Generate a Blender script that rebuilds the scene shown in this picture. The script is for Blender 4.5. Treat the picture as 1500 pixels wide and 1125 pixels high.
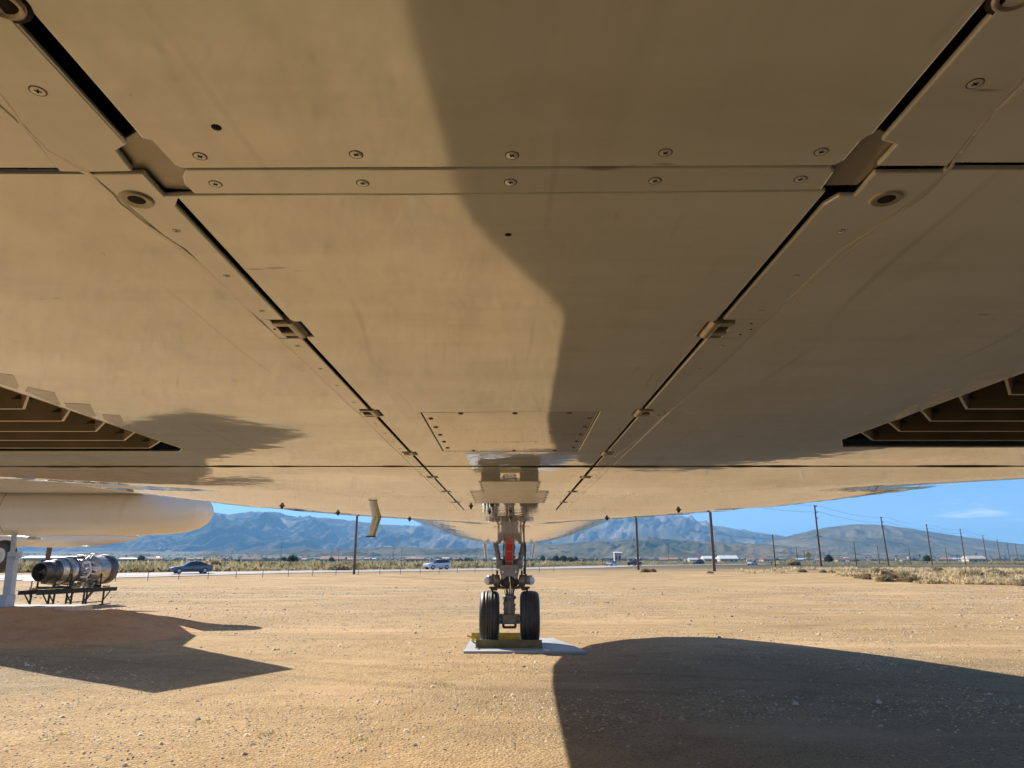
import bpy, bmesh, math, random
import numpy as np
from mathutils import Vector, Matrix

random.seed(7); RNG = np.random.default_rng(7)
for o in list(bpy.data.objects): bpy.data.objects.remove(o, do_unlink=True)
S = bpy.context.scene
COL = S.collection

# ------------------------------------------------------------------ camera
CAM_H, HB = 1.9, 2.15                 # camera height, height of the flat belly
FPX, CX, CY, HOR = 1000.0, 750.0, 562.5, 822.0
PITCH = math.atan((HOR - CY) / FPX)
cam = bpy.data.cameras.new('camera'); cam.sensor_width = 36; cam.lens = 24
cam.clip_start = 0.01; cam.clip_end = 60000
camo = bpy.data.objects.new('camera', cam); COL.objects.link(camo)
camo.location = (0, 0, CAM_H); camo.rotation_euler = (math.pi/2 + PITCH, 0, 0)
S.camera = camo
S.render.resolution_x, S.render.resolution_y = 1024, 768

# ------------------------------------------------------------------ light
SUN_A, SUN_B = 0.915, 1.0              # shadow shift to the right / to the camera per metre of height
to_sun = Vector((-SUN_A, SUN_B, 1)).normalized()
SUN_EL = math.asin(to_sun.z); SUN_AZ = math.atan2(to_sun.x, to_sun.y)
w = bpy.data.worlds.new('World'); S.world = w; w.use_nodes = True
nt = w.node_tree; nt.nodes.clear()
out = nt.nodes.new('ShaderNodeOutputWorld'); bg = nt.nodes.new('ShaderNodeBackground')
sky = nt.nodes.new('ShaderNodeTexSky'); sky.sky_type = 'NISHITA'; sky.sun_disc = False
sky.sun_elevation = SUN_EL; sky.sun_rotation = SUN_AZ
sky.altitude = 2500; sky.air_density = 0.8; sky.dust_density = 0.0; sky.ozone_density = 7.0
bg.inputs['Strength'].default_value = 0.10
# thin wisps of high cloud
tc = nt.nodes.new('ShaderNodeTexCoord'); mp = nt.nodes.new('ShaderNodeMapping')
mp.inputs['Scale'].default_value = (3.0, 3.0, 26.0)
nz = nt.nodes.new('ShaderNodeTexNoise'); nz.inputs['Scale'].default_value = 2.1; nz.inputs['Detail'].default_value = 7
nz.inputs['Roughness'].default_value = 0.62
cr = nt.nodes.new('ShaderNodeValToRGB'); cr.color_ramp.elements[0].position = 0.57; cr.color_ramp.elements[1].position = 0.80
cr.color_ramp.elements[1].color = (0.8, 0.8, 0.8, 1)
mx = nt.nodes.new('ShaderNodeMix'); mx.data_type = 'RGBA'
mx.inputs[7].default_value = (9.5, 9.9, 10.4, 1)
L = nt.links.new
L(tc.outputs['Generated'], mp.inputs['Vector']); L(mp.outputs[0], nz.inputs['Vector']); L(nz.outputs['Fac'], cr.inputs[0])
L(cr.outputs[0], mx.inputs[0]); L(sky.outputs[0], mx.inputs[6]); L(mx.outputs[2], bg.inputs[0]); L(bg.outputs[0], out.inputs[0])
sun = bpy.data.lights.new('sun', 'SUN'); sun.energy = 5.0; sun.angle = math.radians(0.53); sun.color = (1, 0.95, 0.87)
suno = bpy.data.objects.new('sun', sun); COL.objects.link(suno); suno.location = (-30, 30, 40)
suno.rotation_euler = (-to_sun).to_track_quat('-Z', 'Y').to_euler()
S.view_settings.view_transform = 'Standard'; S.view_settings.look = 'None'
S.view_settings.gamma = 1; S.view_settings.use_curve_mapping = False
S.view_settings.exposure = 0.86
S.cycles.max_bounces = 6; S.cycles.diffuse_bounces = 2; S.cycles.glossy_bounces = 3; S.cycles.transmission_bounces = 2; S.cycles.volume_bounces = 0

# ------------------------------------------------------------------ helpers
def P(px, py, Y):
    """world point on the photograph's ray through (px,py) at forward distance Y"""
    r = (px-CX)/FPX; u = (CY-py)/FPX
    dy = math.cos(PITCH)-u*math.sin(PITCH); dz = math.sin(PITCH)+u*math.cos(PITCH)
    t = Y/dy
    return Vector((r*t, Y, CAM_H+dz*t))
def BP(px, py, z=HB):
    r = (px-CX)/FPX; u = (CY-py)/FPX
    dy = math.cos(PITCH)-u*math.sin(PITCH); dz = math.sin(PITCH)+u*math.cos(PITCH)
    t = (z-CAM_H)/dz
    return (r*t, dy*t)
def sstep(a, b, x):
    t = min(1, max(0, (x-a)/(b-a))); return t*t*(3-2*t)
def interp(tab, y):
    return float(np.interp(y, [t[0] for t in tab], [t[1] for t in tab]))

class NG:
    """small node-graph helper for materials"""
    def __init__(s, name):
        s.m = bpy.data.materials.new(name); s.m.use_nodes = True; s.t = s.m.node_tree
        s.b = s.t.nodes['Principled BSDF']; s.o = s.t.nodes['Material Output']
    def n(s, ty, **kw):
        nd = s.t.nodes.new(ty)
        for k, v in kw.items(): setattr(nd, k, v)
        return nd
    def l(s, a, b): s.t.links.new(a, b)
    def coord(s, scale=(1, 1, 1), kind='Object'):
        c = s.n('ShaderNodeTexCoord'); m = s.n('ShaderNodeMapping'); m.inputs['Scale'].default_value = scale
        s.l(c.outputs[kind], m.inputs['Vector']); return m.outputs[0]
    def geo(s, scale=(1, 1, 1)):
        c = s.n('ShaderNodeNewGeometry'); m = s.n('ShaderNodeMapping'); m.inputs['Scale'].default_value = scale
        s.l(c.outputs['Position'], m.inputs['Vector']); return m.outputs[0]
    def noise(s, vec, scale, detail=4, rough=0.55):
        k = s.n('ShaderNodeTexNoise'); k.inputs['Scale'].default_value = scale
        k.inputs['Detail'].default_value = detail; k.inputs['Roughness'].default_value = rough
        s.l(vec, k.inputs['Vector']); return k.outputs['Fac']
    def ramp(s, fac, stops):
        r = s.n('ShaderNodeValToRGB'); e = r.color_ramp.elements
        while len(e) < len(stops): e.new(0.5)
        for i, (p, c) in enumerate(stops):
            e[i].position = p; e[i].color = tuple(c)+(1,) if hasattr(c, '__len__') else (c, c, c, 1)
        s.l(fac, r.inputs[0]); return r.outputs[0]
    def mix(s, a, b, f, mode='MIX'):
        k = s.n('ShaderNodeMix', data_type='RGBA', blend_type=mode)
        for v, i in ((f, 0), (a, 6), (b, 7)):
            if hasattr(v, 'links'): s.l(v, k.inputs[i])
            else: k.inputs[i].default_value = v if i == 0 else tuple(v)+(1,)
        return k.outputs[2]
    def math(s, op, a, b):
        k = s.n('ShaderNodeMath', operation=op)
        for v, i in ((a, 0), (b, 1)):
            if hasattr(v, 'links'): s.l(v, k.inputs[i])
            else: k.inputs[i].default_value = v
        return k.outputs[0]
    def bump(s, height, dist, strength=1.0, normal=None):
        k = s.n('ShaderNodeBump'); k.inputs['Strength'].default_value = strength; k.inputs['Distance'].default_value = dist
        s.l(height, k.inputs['Height'])
        if normal is not None: s.l(normal, k.inputs['Normal'])
        return k.outputs[0]

M = {}
def simple(name, col, rough=0.6, metal=0.0, var=0.25, scale=6.0, bump=0.0):
    g = NG(name); v = g.coord()
    n1 = g.noise(v, scale, 5)
    lo = [c*(1-var) for c in col]; hi = [min(1, c*(1+var)) for c in col]
    g.l(g.ramp(n1, [(0.3, lo), (0.7, hi)]), g.b.inputs['Base Color'])
    r = g.ramp(g.noise(v, scale*2.3, 3), [(0.3, max(0.02, rough-0.08)), (0.7, min(1, rough+0.08))])
    g.l(r, g.b.inputs['Roughness']); g.b.inputs['Metallic'].default_value = metal
    if bump: g.l(g.bump(g.noise(v, scale*6, 4), bump), g.b.inputs['Normal'])
    M[name] = g.m; return g.m

def belly_material(name, tint=(0.83, 0.82, 0.73), rough=0.055, wav=1.0, metal=0.25):
    g = NG(name); v = g.geo(); vs = g.geo((0.30, 1.6, 1.0)); vl = g.geo((1.6, 0.22, 1.0))
    big = g.noise(v, 1.7, 4, 0.65); st = g.noise(vs, 9.0, 4, 0.7); ln = g.noise(vl, 11.0, 4, 0.65)
    c = g.ramp(big, [(0.3, [t*k for t, k in zip(tint, (0.90, 0.90, 0.87))]), (0.5, tint), (0.7, [min(1, t*1.06) for t in tint])])
    c = g.mix(c, g.ramp(ln, [(0.30, (0.84, 0.84, 0.79)), (0.48, (0.97, 0.98, 0.95)), (0.66, (1, 1, 1))]), 0.55, 'MULTIPLY')
    c = g.mix(c, g.ramp(st, [(0.30, (0.82, 0.80, 0.76)), (0.55, (1, 1, 1))]), 0.55, 'MULTIPLY')
    # greenish damp stains
    c = g.mix(c, (0.50, 0.50, 0.36), g.math('MULTIPLY', g.ramp(g.noise(g.geo((2.2, 1.2, 1)), 2.3, 5, 0.7), [(0.60, 0.0), (0.74, 1.0)]), 0.30))
    c = g.mix(c, (0.86, 0.84, 0.78), g.math('MULTIPLY', g.ramp(g.noise(g.geo((1.3, 2.1, 1)), 4.3, 5, 0.75), [(0.55, 0.0), (0.70, 1.0)]), 0.35))
    c = g.mix(c, (0.44, 0.39, 0.31), g.math('MULTIPLY', g.ramp(g.noise(g.geo((5.0, 1.2, 1)), 3.1, 4, 0.8), [(0.66, 0.0), (0.76, 1.0)]), 0.35))
    specks = g.ramp(g.noise(v, 60, 4, 0.8), [(0.24, (0.40, 0.34, 0.26)), (0.31, (1, 1, 1))])
    c = g.mix(c, specks, 0.7, 'MULTIPLY')
    dash = g.ramp(g.noise(g.geo((7.0, 42.0, 1.0)), 1.0, 3, 0.6), [(0.25, (0.45, 0.40, 0.33)), (0.28, (1, 1, 1))])
    c = g.mix(c, dash, 0.7, 'MULTIPLY')
    # fine wandering scratches
    wv = g.n('ShaderNodeTexWave'); wv.wave_type = 'BANDS'; wv.inputs['Scale'].default_value = 0.9; wv.inputs['Distortion'].default_value = 9.0; wv.inputs['Detail'].default_value = 3; wv.inputs['Detail Scale'].default_value = 0.6
    g.l(g.geo((2.0, 0.8, 1)), wv.inputs['Vector'])
    sc = g.math('MULTIPLY', g.ramp(wv.outputs['Fac'], [(0.0, 1.0), (0.004, 0.0)]), g.ramp(g.noise(v, 3.1, 3), [(0.5, 0.0), (0.62, 1.0)]))
    c = g.mix(c, (0.36, 0.31, 0.24), g.math('MULTIPLY', sc, 0.28))
    g.l(c, g.b.inputs['Base Color'])
    g.b.inputs['Metallic'].default_value = metal
    # the aft skin is more weathered, the forward skin glossier and more oil-canned
    sx = g.n('ShaderNodeSeparateXYZ'); g.l(g.geo(), sx.inputs[0])
    def along(a, b):
        m_ = g.n('ShaderNodeMapRange'); m_.inputs[1].default_value = 0.35; m_.inputs[2].default_value = 1.5; m_.inputs[3].default_value = a; m_.inputs[4].default_value = b
        g.l(sx.outputs[1], m_.inputs[0]); return m_.outputs[0]
    rr = g.ramp(g.noise(vs, 6.0, 4, 0.7), [(0.25, rough*0.7), (0.55, rough), (0.78, rough*1.7)])
    g.l(g.math('MULTIPLY', rr, along(1.35, 0.55)), g.b.inputs['Roughness'])
    b1 = g.bump(g.math('MULTIPLY', g.noise(g.geo((1.0, 0.9, 1)), 13.0, 2, 0.5), along(0.5, 1.4)), 0.00022*wav)
    b2 = g.bump(g.noise(v, 75.0, 1, 0.6), 0.000012*wav, 1.0, b1)
    b3 = g.bump(g.noise(v, 1.6, 1, 0.5), 0.0014*wav, 1.0, b2)
    g.l(b3, g.b.inputs['Normal'])
    M[name] = g.m; return g.m

belly_material('belly_paint'); belly_material('panel_paint', (0.72, 0.67, 0.56), 0.10, 1.0, 0.5)
belly_material('strip_paint', (0.78, 0.765, 0.69), 0.08, 1.4); belly_material('hull_paint', (0.77, 0.74, 0.66), 0.06, 1.6); belly_material('wedge_paint', (0.62, 0.57, 0.47), 0.40, 0.6, 0.4)
belly_material('plate_paint', (0.40, 0.355, 0.28), 0.30, 1.0, 0.35); belly_material('mirrored_shade_tint', (0.47, 0.435, 0.365), 0.25, 1.0, 0.3); belly_material('sealant', (0.72, 0.67, 0.57), 0.2, 1.0, 0.35)
simple('dark_gap', (0.012, 0.009, 0.006), 0.9)
simple('louver_metal', (0.12, 0.088, 0.048), 0.6, 0.2, 0.3, 9)
simple('louver_edge', (0.62, 0.56, 0.47), 0.4, 0.2)
simple('cavity', (0.03, 0.022, 0.013), 0.9)
simple('hinge_metal', (0.42, 0.37, 0.28), 0.38, 0.6, 0.3, 40)
simple('white_paint', (0.78, 0.77, 0.74), 0.35, 0.0, 0.04, 2)
simple('cream_paint', (0.82, 0.77, 0.67), 0.30, 0.0, 0.015, 1)
simple('gear_grey', (0.26, 0.26, 0.245), 0.45, 0.2, 0.3, 9, 0.002)
simple('gear_dark', (0.09, 0.08, 0.065), 0.55, 0.3, 0.4, 12)
simple('chrome', (0.75, 0.76, 0.78), 0.15, 1.0, 0.1)
simple('red_paint', (0.62, 0.02, 0.018), 0.4, 0, 0.15)
simple('lamp_glass', (0.72, 0.72, 0.70), 0.15, 0.1, 0.08)
simple('steel_plate', (0.38, 0.385, 0.385), 0.6, 0.0, 0.18, 1.2); simple('chock_yellow_shaded', (0.16, 0.125, 0.045), 0.7, 0, 0.4, 5)  # yellow chock paint darkened to olive, its shade side put into the colour
simple('yellow_paint', (0.50, 0.36, 0.05), 0.6, 0, 0.35, 5)
simple('black_iron', (0.035, 0.03, 0.026), 0.6, 0.3, 0.3)
simple('engine_steel', (0.52, 0.50, 0.47), 0.30, 0.85, 0.35, 6)
simple('engine_dark', (0.11, 0.11, 0.11), 0.4, 0.7, 0.4, 6)
simple('engine_bronze', (0.50, 0.44, 0.37), 0.35, 0.8, 0.4, 6)
simple('engine_pipe', (0.62, 0.60, 0.56), 0.3, 0.7, 0.2)
simple('post_grey', (0.52, 0.54, 0.57), 0.6, 0, 0.1, 6)
simple('concrete', (0.42, 0.38, 0.32), 0.9, 0, 0.15, 5)
simple('wood_pole', (0.16, 0.095, 0.058), 0.85, 0, 0.3, 4)
simple('wire_metal', (0.22, 0.21, 0.2), 0.6, 0.4)
simple('asphalt', (0.36, 0.32, 0.28), 0.85, 0, 0.1, 0.6)
simple('road_line', (0.75, 0.72, 0.65), 0.7)
simple('car_grey', (0.13, 0.14, 0.16), 0.25, 0.4, 0.1)
simple('car_white', (0.72, 0.74, 0.74), 0.25, 0, 0.04)
simple('car_silver', (0.55, 0.60, 0.64), 0.25, 0.3, 0.05)
simple('car_black', (0.03, 0.035, 0.035), 0.3, 0.1, 0.1)
simple('car_glass', (0.05, 0.07, 0.085), 0.08, 0.0, 0.1)
simple('car_lamp', (0.85, 0.85, 0.82), 0.2)
simple('car_tail', (0.4, 0.02, 0.02), 0.3)
simple('rim_metal', (0.55, 0.55, 0.53), 0.35, 0.6)
simple('sign_yellow', (0.75, 0.42, 0.03), 0.5)
simple('sign_blue', (0.20, 0.26, 0.36), 0.5)
simple('roof_white', (0.80, 0.80, 0.78), 0.5)
simple('roof_tile', (0.36, 0.18, 0.11), 0.8)
simple('house_wall', (0.58, 0.50, 0.40), 0.8)
simple('house_glass', (0.05, 0.06, 0.07), 0.15)
simple('bark', (0.12, 0.085, 0.06), 0.9)
def cream():
    g = NG('cream_paint'); v = g.geo()
    c = g.ramp(g.noise(v, 0.8, 4), [(0.3, (0.79, 0.745, 0.65)), (0.7, (0.84, 0.79, 0.70))])
    c = g.mix(c, (0.33, 0.27, 0.19), g.math('MULTIPLY', g.ramp(g.noise(g.geo((3.2, 3.2, 0.9)), 1.7, 4, 0.7), [(0.24, 1.0), (0.30, 0.0)]), 0.75))
    c = g.mix(c, (0.62, 0.55, 0.44), g.math('MULTIPLY', g.ramp(g.noise(g.geo((2.0, 2.0, 0.35)), 1.0, 5, 0.7), [(0.55, 0.0), (0.75, 1.0)]), 0.5))
    g.l(c, g.b.inputs['Base Color']); g.b.inputs['Roughness'].default_value = 0.32; M['cream_paint'] = g.m
cream()
def rubber():
    g = NG('tyre_rubber'); v = g.coord()
    n1 = g.noise(v, 5, 6, 0.7)
    g.l(g.ramp(n1, [(0.3, (0.022, 0.020, 0.018)), (0.60, (0.05, 0.044, 0.038)), (0.75, (0.15, 0.12, 0.085))]), g.b.inputs['Base Color'])
    g.l(g.ramp(n1, [(0.3, 0.38), (0.7, 0.62)]), g.b.inputs['Roughness'])
    M['tyre_rubber'] = g.m
rubber()
def leafmat(name, a, b, scale, trans=0.4):
    g = NG(name); v = g.geo()
    c = g.ramp(g.noise(v, scale, 3), [(0.3, a), (0.7, b)])
    g.l(c, g.b.inputs['Base Color']); g.b.inputs['Roughness'].default_value = 0.8
    tr = g.n('ShaderNodeBsdfTranslucent'); g.l(c, tr.inputs[0]); ms = g.n('ShaderNodeMixShader'); ms.inputs[0].default_value = trans
    g.l(g.b.outputs[0], ms.inputs[1]); g.l(tr.outputs[0], ms.inputs[2]); g.l(ms.outputs[0], g.o.inputs[0])
    M[name] = g.m
leafmat('shrub_leaf', (0.24, 0.185, 0.095), (0.56, 0.45, 0.25), 0.35)
leafmat('shrub_brown', (0.22, 0.14, 0.075), (0.40, 0.26, 0.14), 0.8)
leafmat('scrub_leaf', (0.19, 0.16, 0.075), (0.50, 0.41, 0.22), 0.06)
leafmat('tree_leaf', (0.03, 0.04, 0.018), (0.08, 0.09, 0.04), 0.2)
leafmat('dry_grass_leaf', (0.44, 0.34, 0.18), (0.78, 0.62, 0.37), 0.4, 0.5)
leafmat('grass_leaf', (0.24, 0.24, 0.07), (0.36, 0.33, 0.12), 4)

def dirt(name, a, b, mound=False):
    g = NG(name); v = g.geo()
    big = g.noise(g.geo((0.16, 0.30, 0.3)), 1.0, 4, 0.6); mid = g.noise(v, 1.7, 4, 0.65); fine = g.noise(v, 30, 3, 0.75); grit = g.noise(v, 95, 1, 0.7)
    c = g.ramp(big, [(0.32, a), (0.5, [(p+q)/2 for p, q in zip(a, b)]), (0.66, b)])
    c = g.mix(c, g.ramp(mid, [(0.30, (0.70, 0.64, 0.58)), (0.52, (1, 1, 1)), (0.8, (1.0, 0.94, 0.86))]), 0.6, 'MULTIPLY')
    peb = g.n('ShaderNodeTexVoronoi'); peb.inputs['Scale'].default_value = 30; peb.inputs['Randomness'].default_value = 1.0; g.l(v, peb.inputs['Vector'])
    sep = g.n('ShaderNodeSeparateColor'); g.l(peb.outputs['Color'], sep.inputs[0])
    pc = g.ramp(sep.outputs[0], [(0.0, (0.42, 0.41, 0.42)), (0.35, (0.72, 0.70, 0.68)), (0.6, (1.0, 0.98, 0.95)), (1.0, (1.0, 1.0, 1.0))])
    gravel = g.ramp(g.noise(g.geo((0.20, 0.30, 0.2)), 1.0, 5, 0.65), [(0.40, 0.0), (0.60, 1.0)])
    c = g.mix(c, pc, g.math('MULTIPLY', gravel, 0.15 if mound else 0.70), 'MULTIPLY')
    c = g.mix(c, g.ramp(fine, [(0.33, (0.34, 0.31, 0.28)), (0.52, (0.97, 0.97, 0.97)), (0.7, (1, 1, 1))]), 0.45 if mound else 0.7, 'MULTIPLY')
    c = g.mix(c, g.ramp(grit, [(0.34, (0.45, 0.43, 0.42)), (0.48, (1, 1, 1))]), 0.65, 'MULTIPLY')
    c = g.mix(c, (0.66, 0.43, 0.235), g.math('MULTIPLY', g.ramp(g.noise(g.geo((0.10, 0.33, 0.2)), 1.0, 4, 0.65), [(0.52, 0.0), (0.66, 1.0)]), 0.0 if mound else 0.55))
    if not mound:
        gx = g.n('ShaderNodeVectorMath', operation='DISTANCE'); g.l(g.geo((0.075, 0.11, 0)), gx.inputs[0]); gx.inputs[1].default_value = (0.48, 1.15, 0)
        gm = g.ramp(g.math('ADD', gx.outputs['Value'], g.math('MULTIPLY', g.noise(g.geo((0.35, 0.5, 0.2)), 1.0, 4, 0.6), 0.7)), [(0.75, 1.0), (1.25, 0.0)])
        c = g.mix(c, (0.66, 0.70, 0.76), g.math('MULTIPLY', gm, 0.75), 'MULTIPLY')  # grey gravel patch, colour also darkened and cooled for the fuselage shadow
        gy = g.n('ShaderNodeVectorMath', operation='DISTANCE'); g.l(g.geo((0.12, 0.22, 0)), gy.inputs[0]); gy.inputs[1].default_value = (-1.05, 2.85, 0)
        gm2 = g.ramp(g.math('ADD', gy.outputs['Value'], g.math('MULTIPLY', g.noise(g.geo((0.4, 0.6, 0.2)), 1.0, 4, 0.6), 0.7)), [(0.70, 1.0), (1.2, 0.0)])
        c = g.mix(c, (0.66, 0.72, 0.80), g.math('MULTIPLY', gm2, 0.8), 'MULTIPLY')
    # old wheel tracks pressed across the field
    if not mound:
        tx = g.n('ShaderNodeSeparateXYZ'); g.l(g.geo(), tx.inputs[0]); wob = g.math('MULTIPLY', g.noise(g.geo((0.05, 0.02, 0)), 1.0, 2), 9.0)
        for (y0, slope) in ((20.5, 0.10), (29.0, -0.06), (13.0, -0.22), (38.0, 0.15)):
            d0 = g.math('SUBTRACT', g.math('SUBTRACT', tx.outputs[1], g.math('MULTIPLY', tx.outputs[0], slope)), g.math('ADD', wob, y0-4.5))
            m1 = g.ramp(g.math('ABSOLUTE', g.math('SUBTRACT', g.math('ABSOLUTE', d0, 0.0), 0.85), 0.0), [(0.06, 1.0), (0.20, 0.0)])
            c = g.mix(c, (0.66, 0.60, 0.54), g.math('MULTIPLY', m1, 0.34), 'MULTIPLY')
    # beyond the cleared field the plain is scrubby and greyer
    sx = g.n('ShaderNodeSeparateXYZ'); g.l(g.geo(), sx.inputs[0])
    far = g.n('ShaderNodeMapRange'); far.inputs[1].default_value = 105; far.inputs[2].default_value = 190; g.l(g.math('ADD', sx.outputs[1], g.math('MULTIPLY', g.noise(g.geo((0.02, 0.02, 0.02)), 1.0, 4), 60)), far.inputs[0])
    plain = g.ramp(g.noise(g.geo((0.012, 0.006, 0.01)), 1.0, 3, 0.7), [(0.35, (0.06, 0.062, 0.032)), (0.5, (0.11, 0.097, 0.058)), (0.68, (0.19, 0.155, 0.10))])
    c = g.mix(c, plain, far.outputs[0])
    g.l(c, g.b.inputs['Base Color']); g.b.inputs['Roughness'].default_value = 0.95
    g.b.inputs['Specular IOR Level'].default_value = 0.15
    b1 = g.bump(mid, 0.14 if mound else 0.05); b2 = g.bump(fine, 0.022, 1.0, b1); b3 = g.bump(peb.outputs['Distance'], -0.012, 0.4 if mound else 1.0, b2)
    g.l(b3, g.b.inputs['Normal']); M[name] = g.m
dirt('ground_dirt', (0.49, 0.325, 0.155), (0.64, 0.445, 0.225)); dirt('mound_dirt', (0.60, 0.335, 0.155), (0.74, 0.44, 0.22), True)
def stone():
    g = NG('pebble_stone'); i = g.n('ShaderNodeNewGeometry')
    g.l(g.ramp(i.outputs['Random Per Island'], [(0, (0.13, 0.115, 0.10)), (0.3, (0.30, 0.24, 0.18)), (0.55, (0.52, 0.375, 0.20)), (0.85, (0.64, 0.48, 0.28)), (1, (0.62, 0.53, 0.42))]), g.b.inputs['Base Color'])
    g.b.inputs['Roughness'].default_value = 0.9; M['pebble_stone'] = g.m
stone()

def obj(name, mesh, parent=None, mats=()):
    o = bpy.data.objects.new(name, mesh); COL.objects.link(o)
    for m in mats: mesh.materials.append(M[m] if isinstance(m, str) else m)
    if parent is not None: o.parent = parent
    return o
def tag(o, label=None, cat=None, group=None, kind=None):
    for k, v in (('label', label), ('category', cat), ('group', group), ('kind', kind)):
        if v: o[k] = v
    return o
def empty(name, loc, rz=0):
    o = bpy.data.objects.new(name, None); COL.objects.link(o); o.location = loc; o.rotation_euler = (0, 0, rz)
    o.empty_display_size = 0.3
    return o
def copy_tree(o, parent=None):
    c = o.copy(); COL.objects.link(c); c.parent = parent
    for ch in list(o.children): copy_tree(ch, c)
    return c

class MB:
    def __init__(s): s.v = []; s.f = []; s.mi = []; s.sm = []; s.cur = 0
    def add(s, vs, fs, smooth=False):
        o = len(s.v); s.v += [tuple(v) for v in vs]
        for f in fs: s.f.append(tuple(i+o for i in f)); s.mi.append(s.cur); s.sm.append(smooth)
        return s
    def mat(s, i): s.cur = i; return s
    def box(s, c, d, R=None, ch=0.0):
        x, y, z = d[0]/2, d[1]/2, d[2]/2
        if ch <= 0:
            vs = [Vector((a*x, b*y, e*z)) for e in (-1, 1) for b in (-1, 1) for a in (-1, 1)]
            fs = [(0, 2, 3, 1), (4, 5, 7, 6), (0, 1, 5, 4), (2, 6, 7, 3), (0, 4, 6, 2), (1, 3, 7, 5)]
        else:
            bm = bmesh.new(); bmesh.ops.create_cube(bm, size=1)
            for v in bm.verts: v.co = Vector((v.co.x*d[0], v.co.y*d[1], v.co.z*d[2]))
            bmesh.ops.bevel(bm, geom=bm.edges[:], offset=ch, segments=2, affect='EDGES', profile=0.6)
            bm.verts.index_update(); vs = [v.co.copy() for v in bm.verts]; fs = [[v.index for v in f.verts] for f in bm.faces]; bm.free()
        if R is not None: vs = [R @ v for v in vs]
        c = Vector(c); return s.add([v+c for v in vs], fs)
    def tube(s, a, b, r0, r1=None, n=12, caps=True):
        a, b = Vector(a), Vector(b); r1 = r0 if r1 is None else r1
        d = (b-a).normalized(); u = d.orthogonal().normalized(); w_ = d.cross(u)
        vs = []
        for p, r in ((a, r0), (b, r1)):
            vs += [p+(u*math.cos(2*math.pi*i/n)+w_*math.sin(2*math.pi*i/n))*r for i in range(n)]
        s.add(vs, [(i, (i+1) % n, n+(i+1) % n, n+i) for i in range(n)], True)
        if caps: s.add(vs, [tuple(range(n-1, -1, -1)), tuple(range(n, 2*n))])
        return s
    def path(s, pts, r, n=8):
        for a, b in zip(pts[:-1], pts[1:]): s.tube(a, b, r, r, n)
        return s
    def lathe(s, prof, a, axis, n=24, smooth=True, closed=False):
        """prof: (distance along axis, radius)"""
        a = Vector(a); d = Vector(axis).normalized(); u = d.orthogonal().normalized(); w_ = d.cross(u)
        vs = []
        for (t, r) in prof:
            vs += [a+d*t+(u*math.cos(2*math.pi*i/n)+w_*math.sin(2*math.pi*i/n))*r for i in range(n)]
        k = len(prof); fs = []
        for j in range(k-1 if not closed else k):
            j2 = (j+1) % k
            fs += [(j*n+i, j*n+(i+1) % n, j2*n+(i+1) % n, j2*n+i) for i in range(n)]
        return s.add(vs, fs, smooth)
    def prism(s, poly, z0, z1):
        n = len(poly); vs = [(x, y, z0) for x, y in poly]+[(x, y, z1) for x, y in poly]
        return s.add(vs, [tuple(range(n-1, -1, -1)), tuple(range(n, 2*n))]+[(i, (i+1) % n, n+(i+1) % n, n+i) for i in range(n)])
    def grid(s, rows, smooth=True, flip=False):
        k = len(rows[0]); vs = [p for r in rows for p in r]; fs = []
        for j in range(len(rows)-1):
            for i in range(k-1):
                q = (j*k+i, j*k+i+1, (j+1)*k+i+1, (j+1)*k+i); fs.append(q[::-1] if flip else q)
        return s.add(vs, fs, smooth)
    def mesh(s, name):
        me = bpy.data.meshes.new(name); me.from_pydata(s.v, [], s.f)
        me.polygons.foreach_set('material_index', s.mi); me.polygons.foreach_set('use_smooth', s.sm); me.update()
        return me
    def build(s, name, mats, parent=None, off=None, bevel=0):
        if isinstance(mats, str): mats = (mats,)
        if off is not None:
            off = Vector(off); s.v = [tuple(Vector(v)-off) for v in s.v]
        o = obj(name, s.mesh(name), parent, mats)
        if bevel:
            b = o.modifiers.new('bevel', 'BEVEL'); b.width = bevel; b.segments = 2; b.limit_method = 'ANGLE'; b.angle_limit = math.radians(40)
        return o

def raw_mesh(name, V, T, mats, smooth=False):
    """V (n,3), T (m,3) numpy arrays -> mesh"""
    me = bpy.data.meshes.new(name)
    me.vertices.add(len(V)); me.vertices.foreach_set('co', V.astype(np.float32).ravel())
    me.loops.add(len(T)*3); me.loops.foreach_set('vertex_index', T.astype(np.int32).ravel())
    me.polygons.add(len(T)); me.polygons.foreach_set('loop_start', np.arange(0, len(T)*3, 3, dtype=np.int32))
    me.polygons.foreach_set('loop_total', np.full(len(T), 3, dtype=np.int32))
    me.update(calc_edges=True); me.validate()
    for m in mats: me.materials.append(M[m])
    if smooth: me.polygons.foreach_set('use_smooth', [True]*len(T))
    return me

# value noise for terrain
_perm = RNG.random((256, 256))
def vnoise(x, y):
    xi = np.floor(x).astype(int); yi = np.floor(y).astype(int); fx = x-xi; fy = y-yi
    fx = fx*fx*(3-2*fx); fy = fy*fy*(3-2*fy)
    g = lambda a, b: _perm[a & 255, b & 255]
    return (g(xi, yi)*(1-fx)+g(xi+1, yi)*fx)*(1-fy)+(g(xi, yi+1)*(1-fx)+g(xi+1, yi+1)*fx)*fy
def fbm(x, y, o=5, ridged=False):
    s = np.zeros_like(x, dtype=float); a = 1.0; t = 0
    for k in range(o):
        n = vnoise(x*2**k+17*k, y*2**k+31*k)
        if ridged: n = 1-np.abs(2*n-1)
        s += a*n; t += a; a *= 0.5
    return s/t

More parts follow.
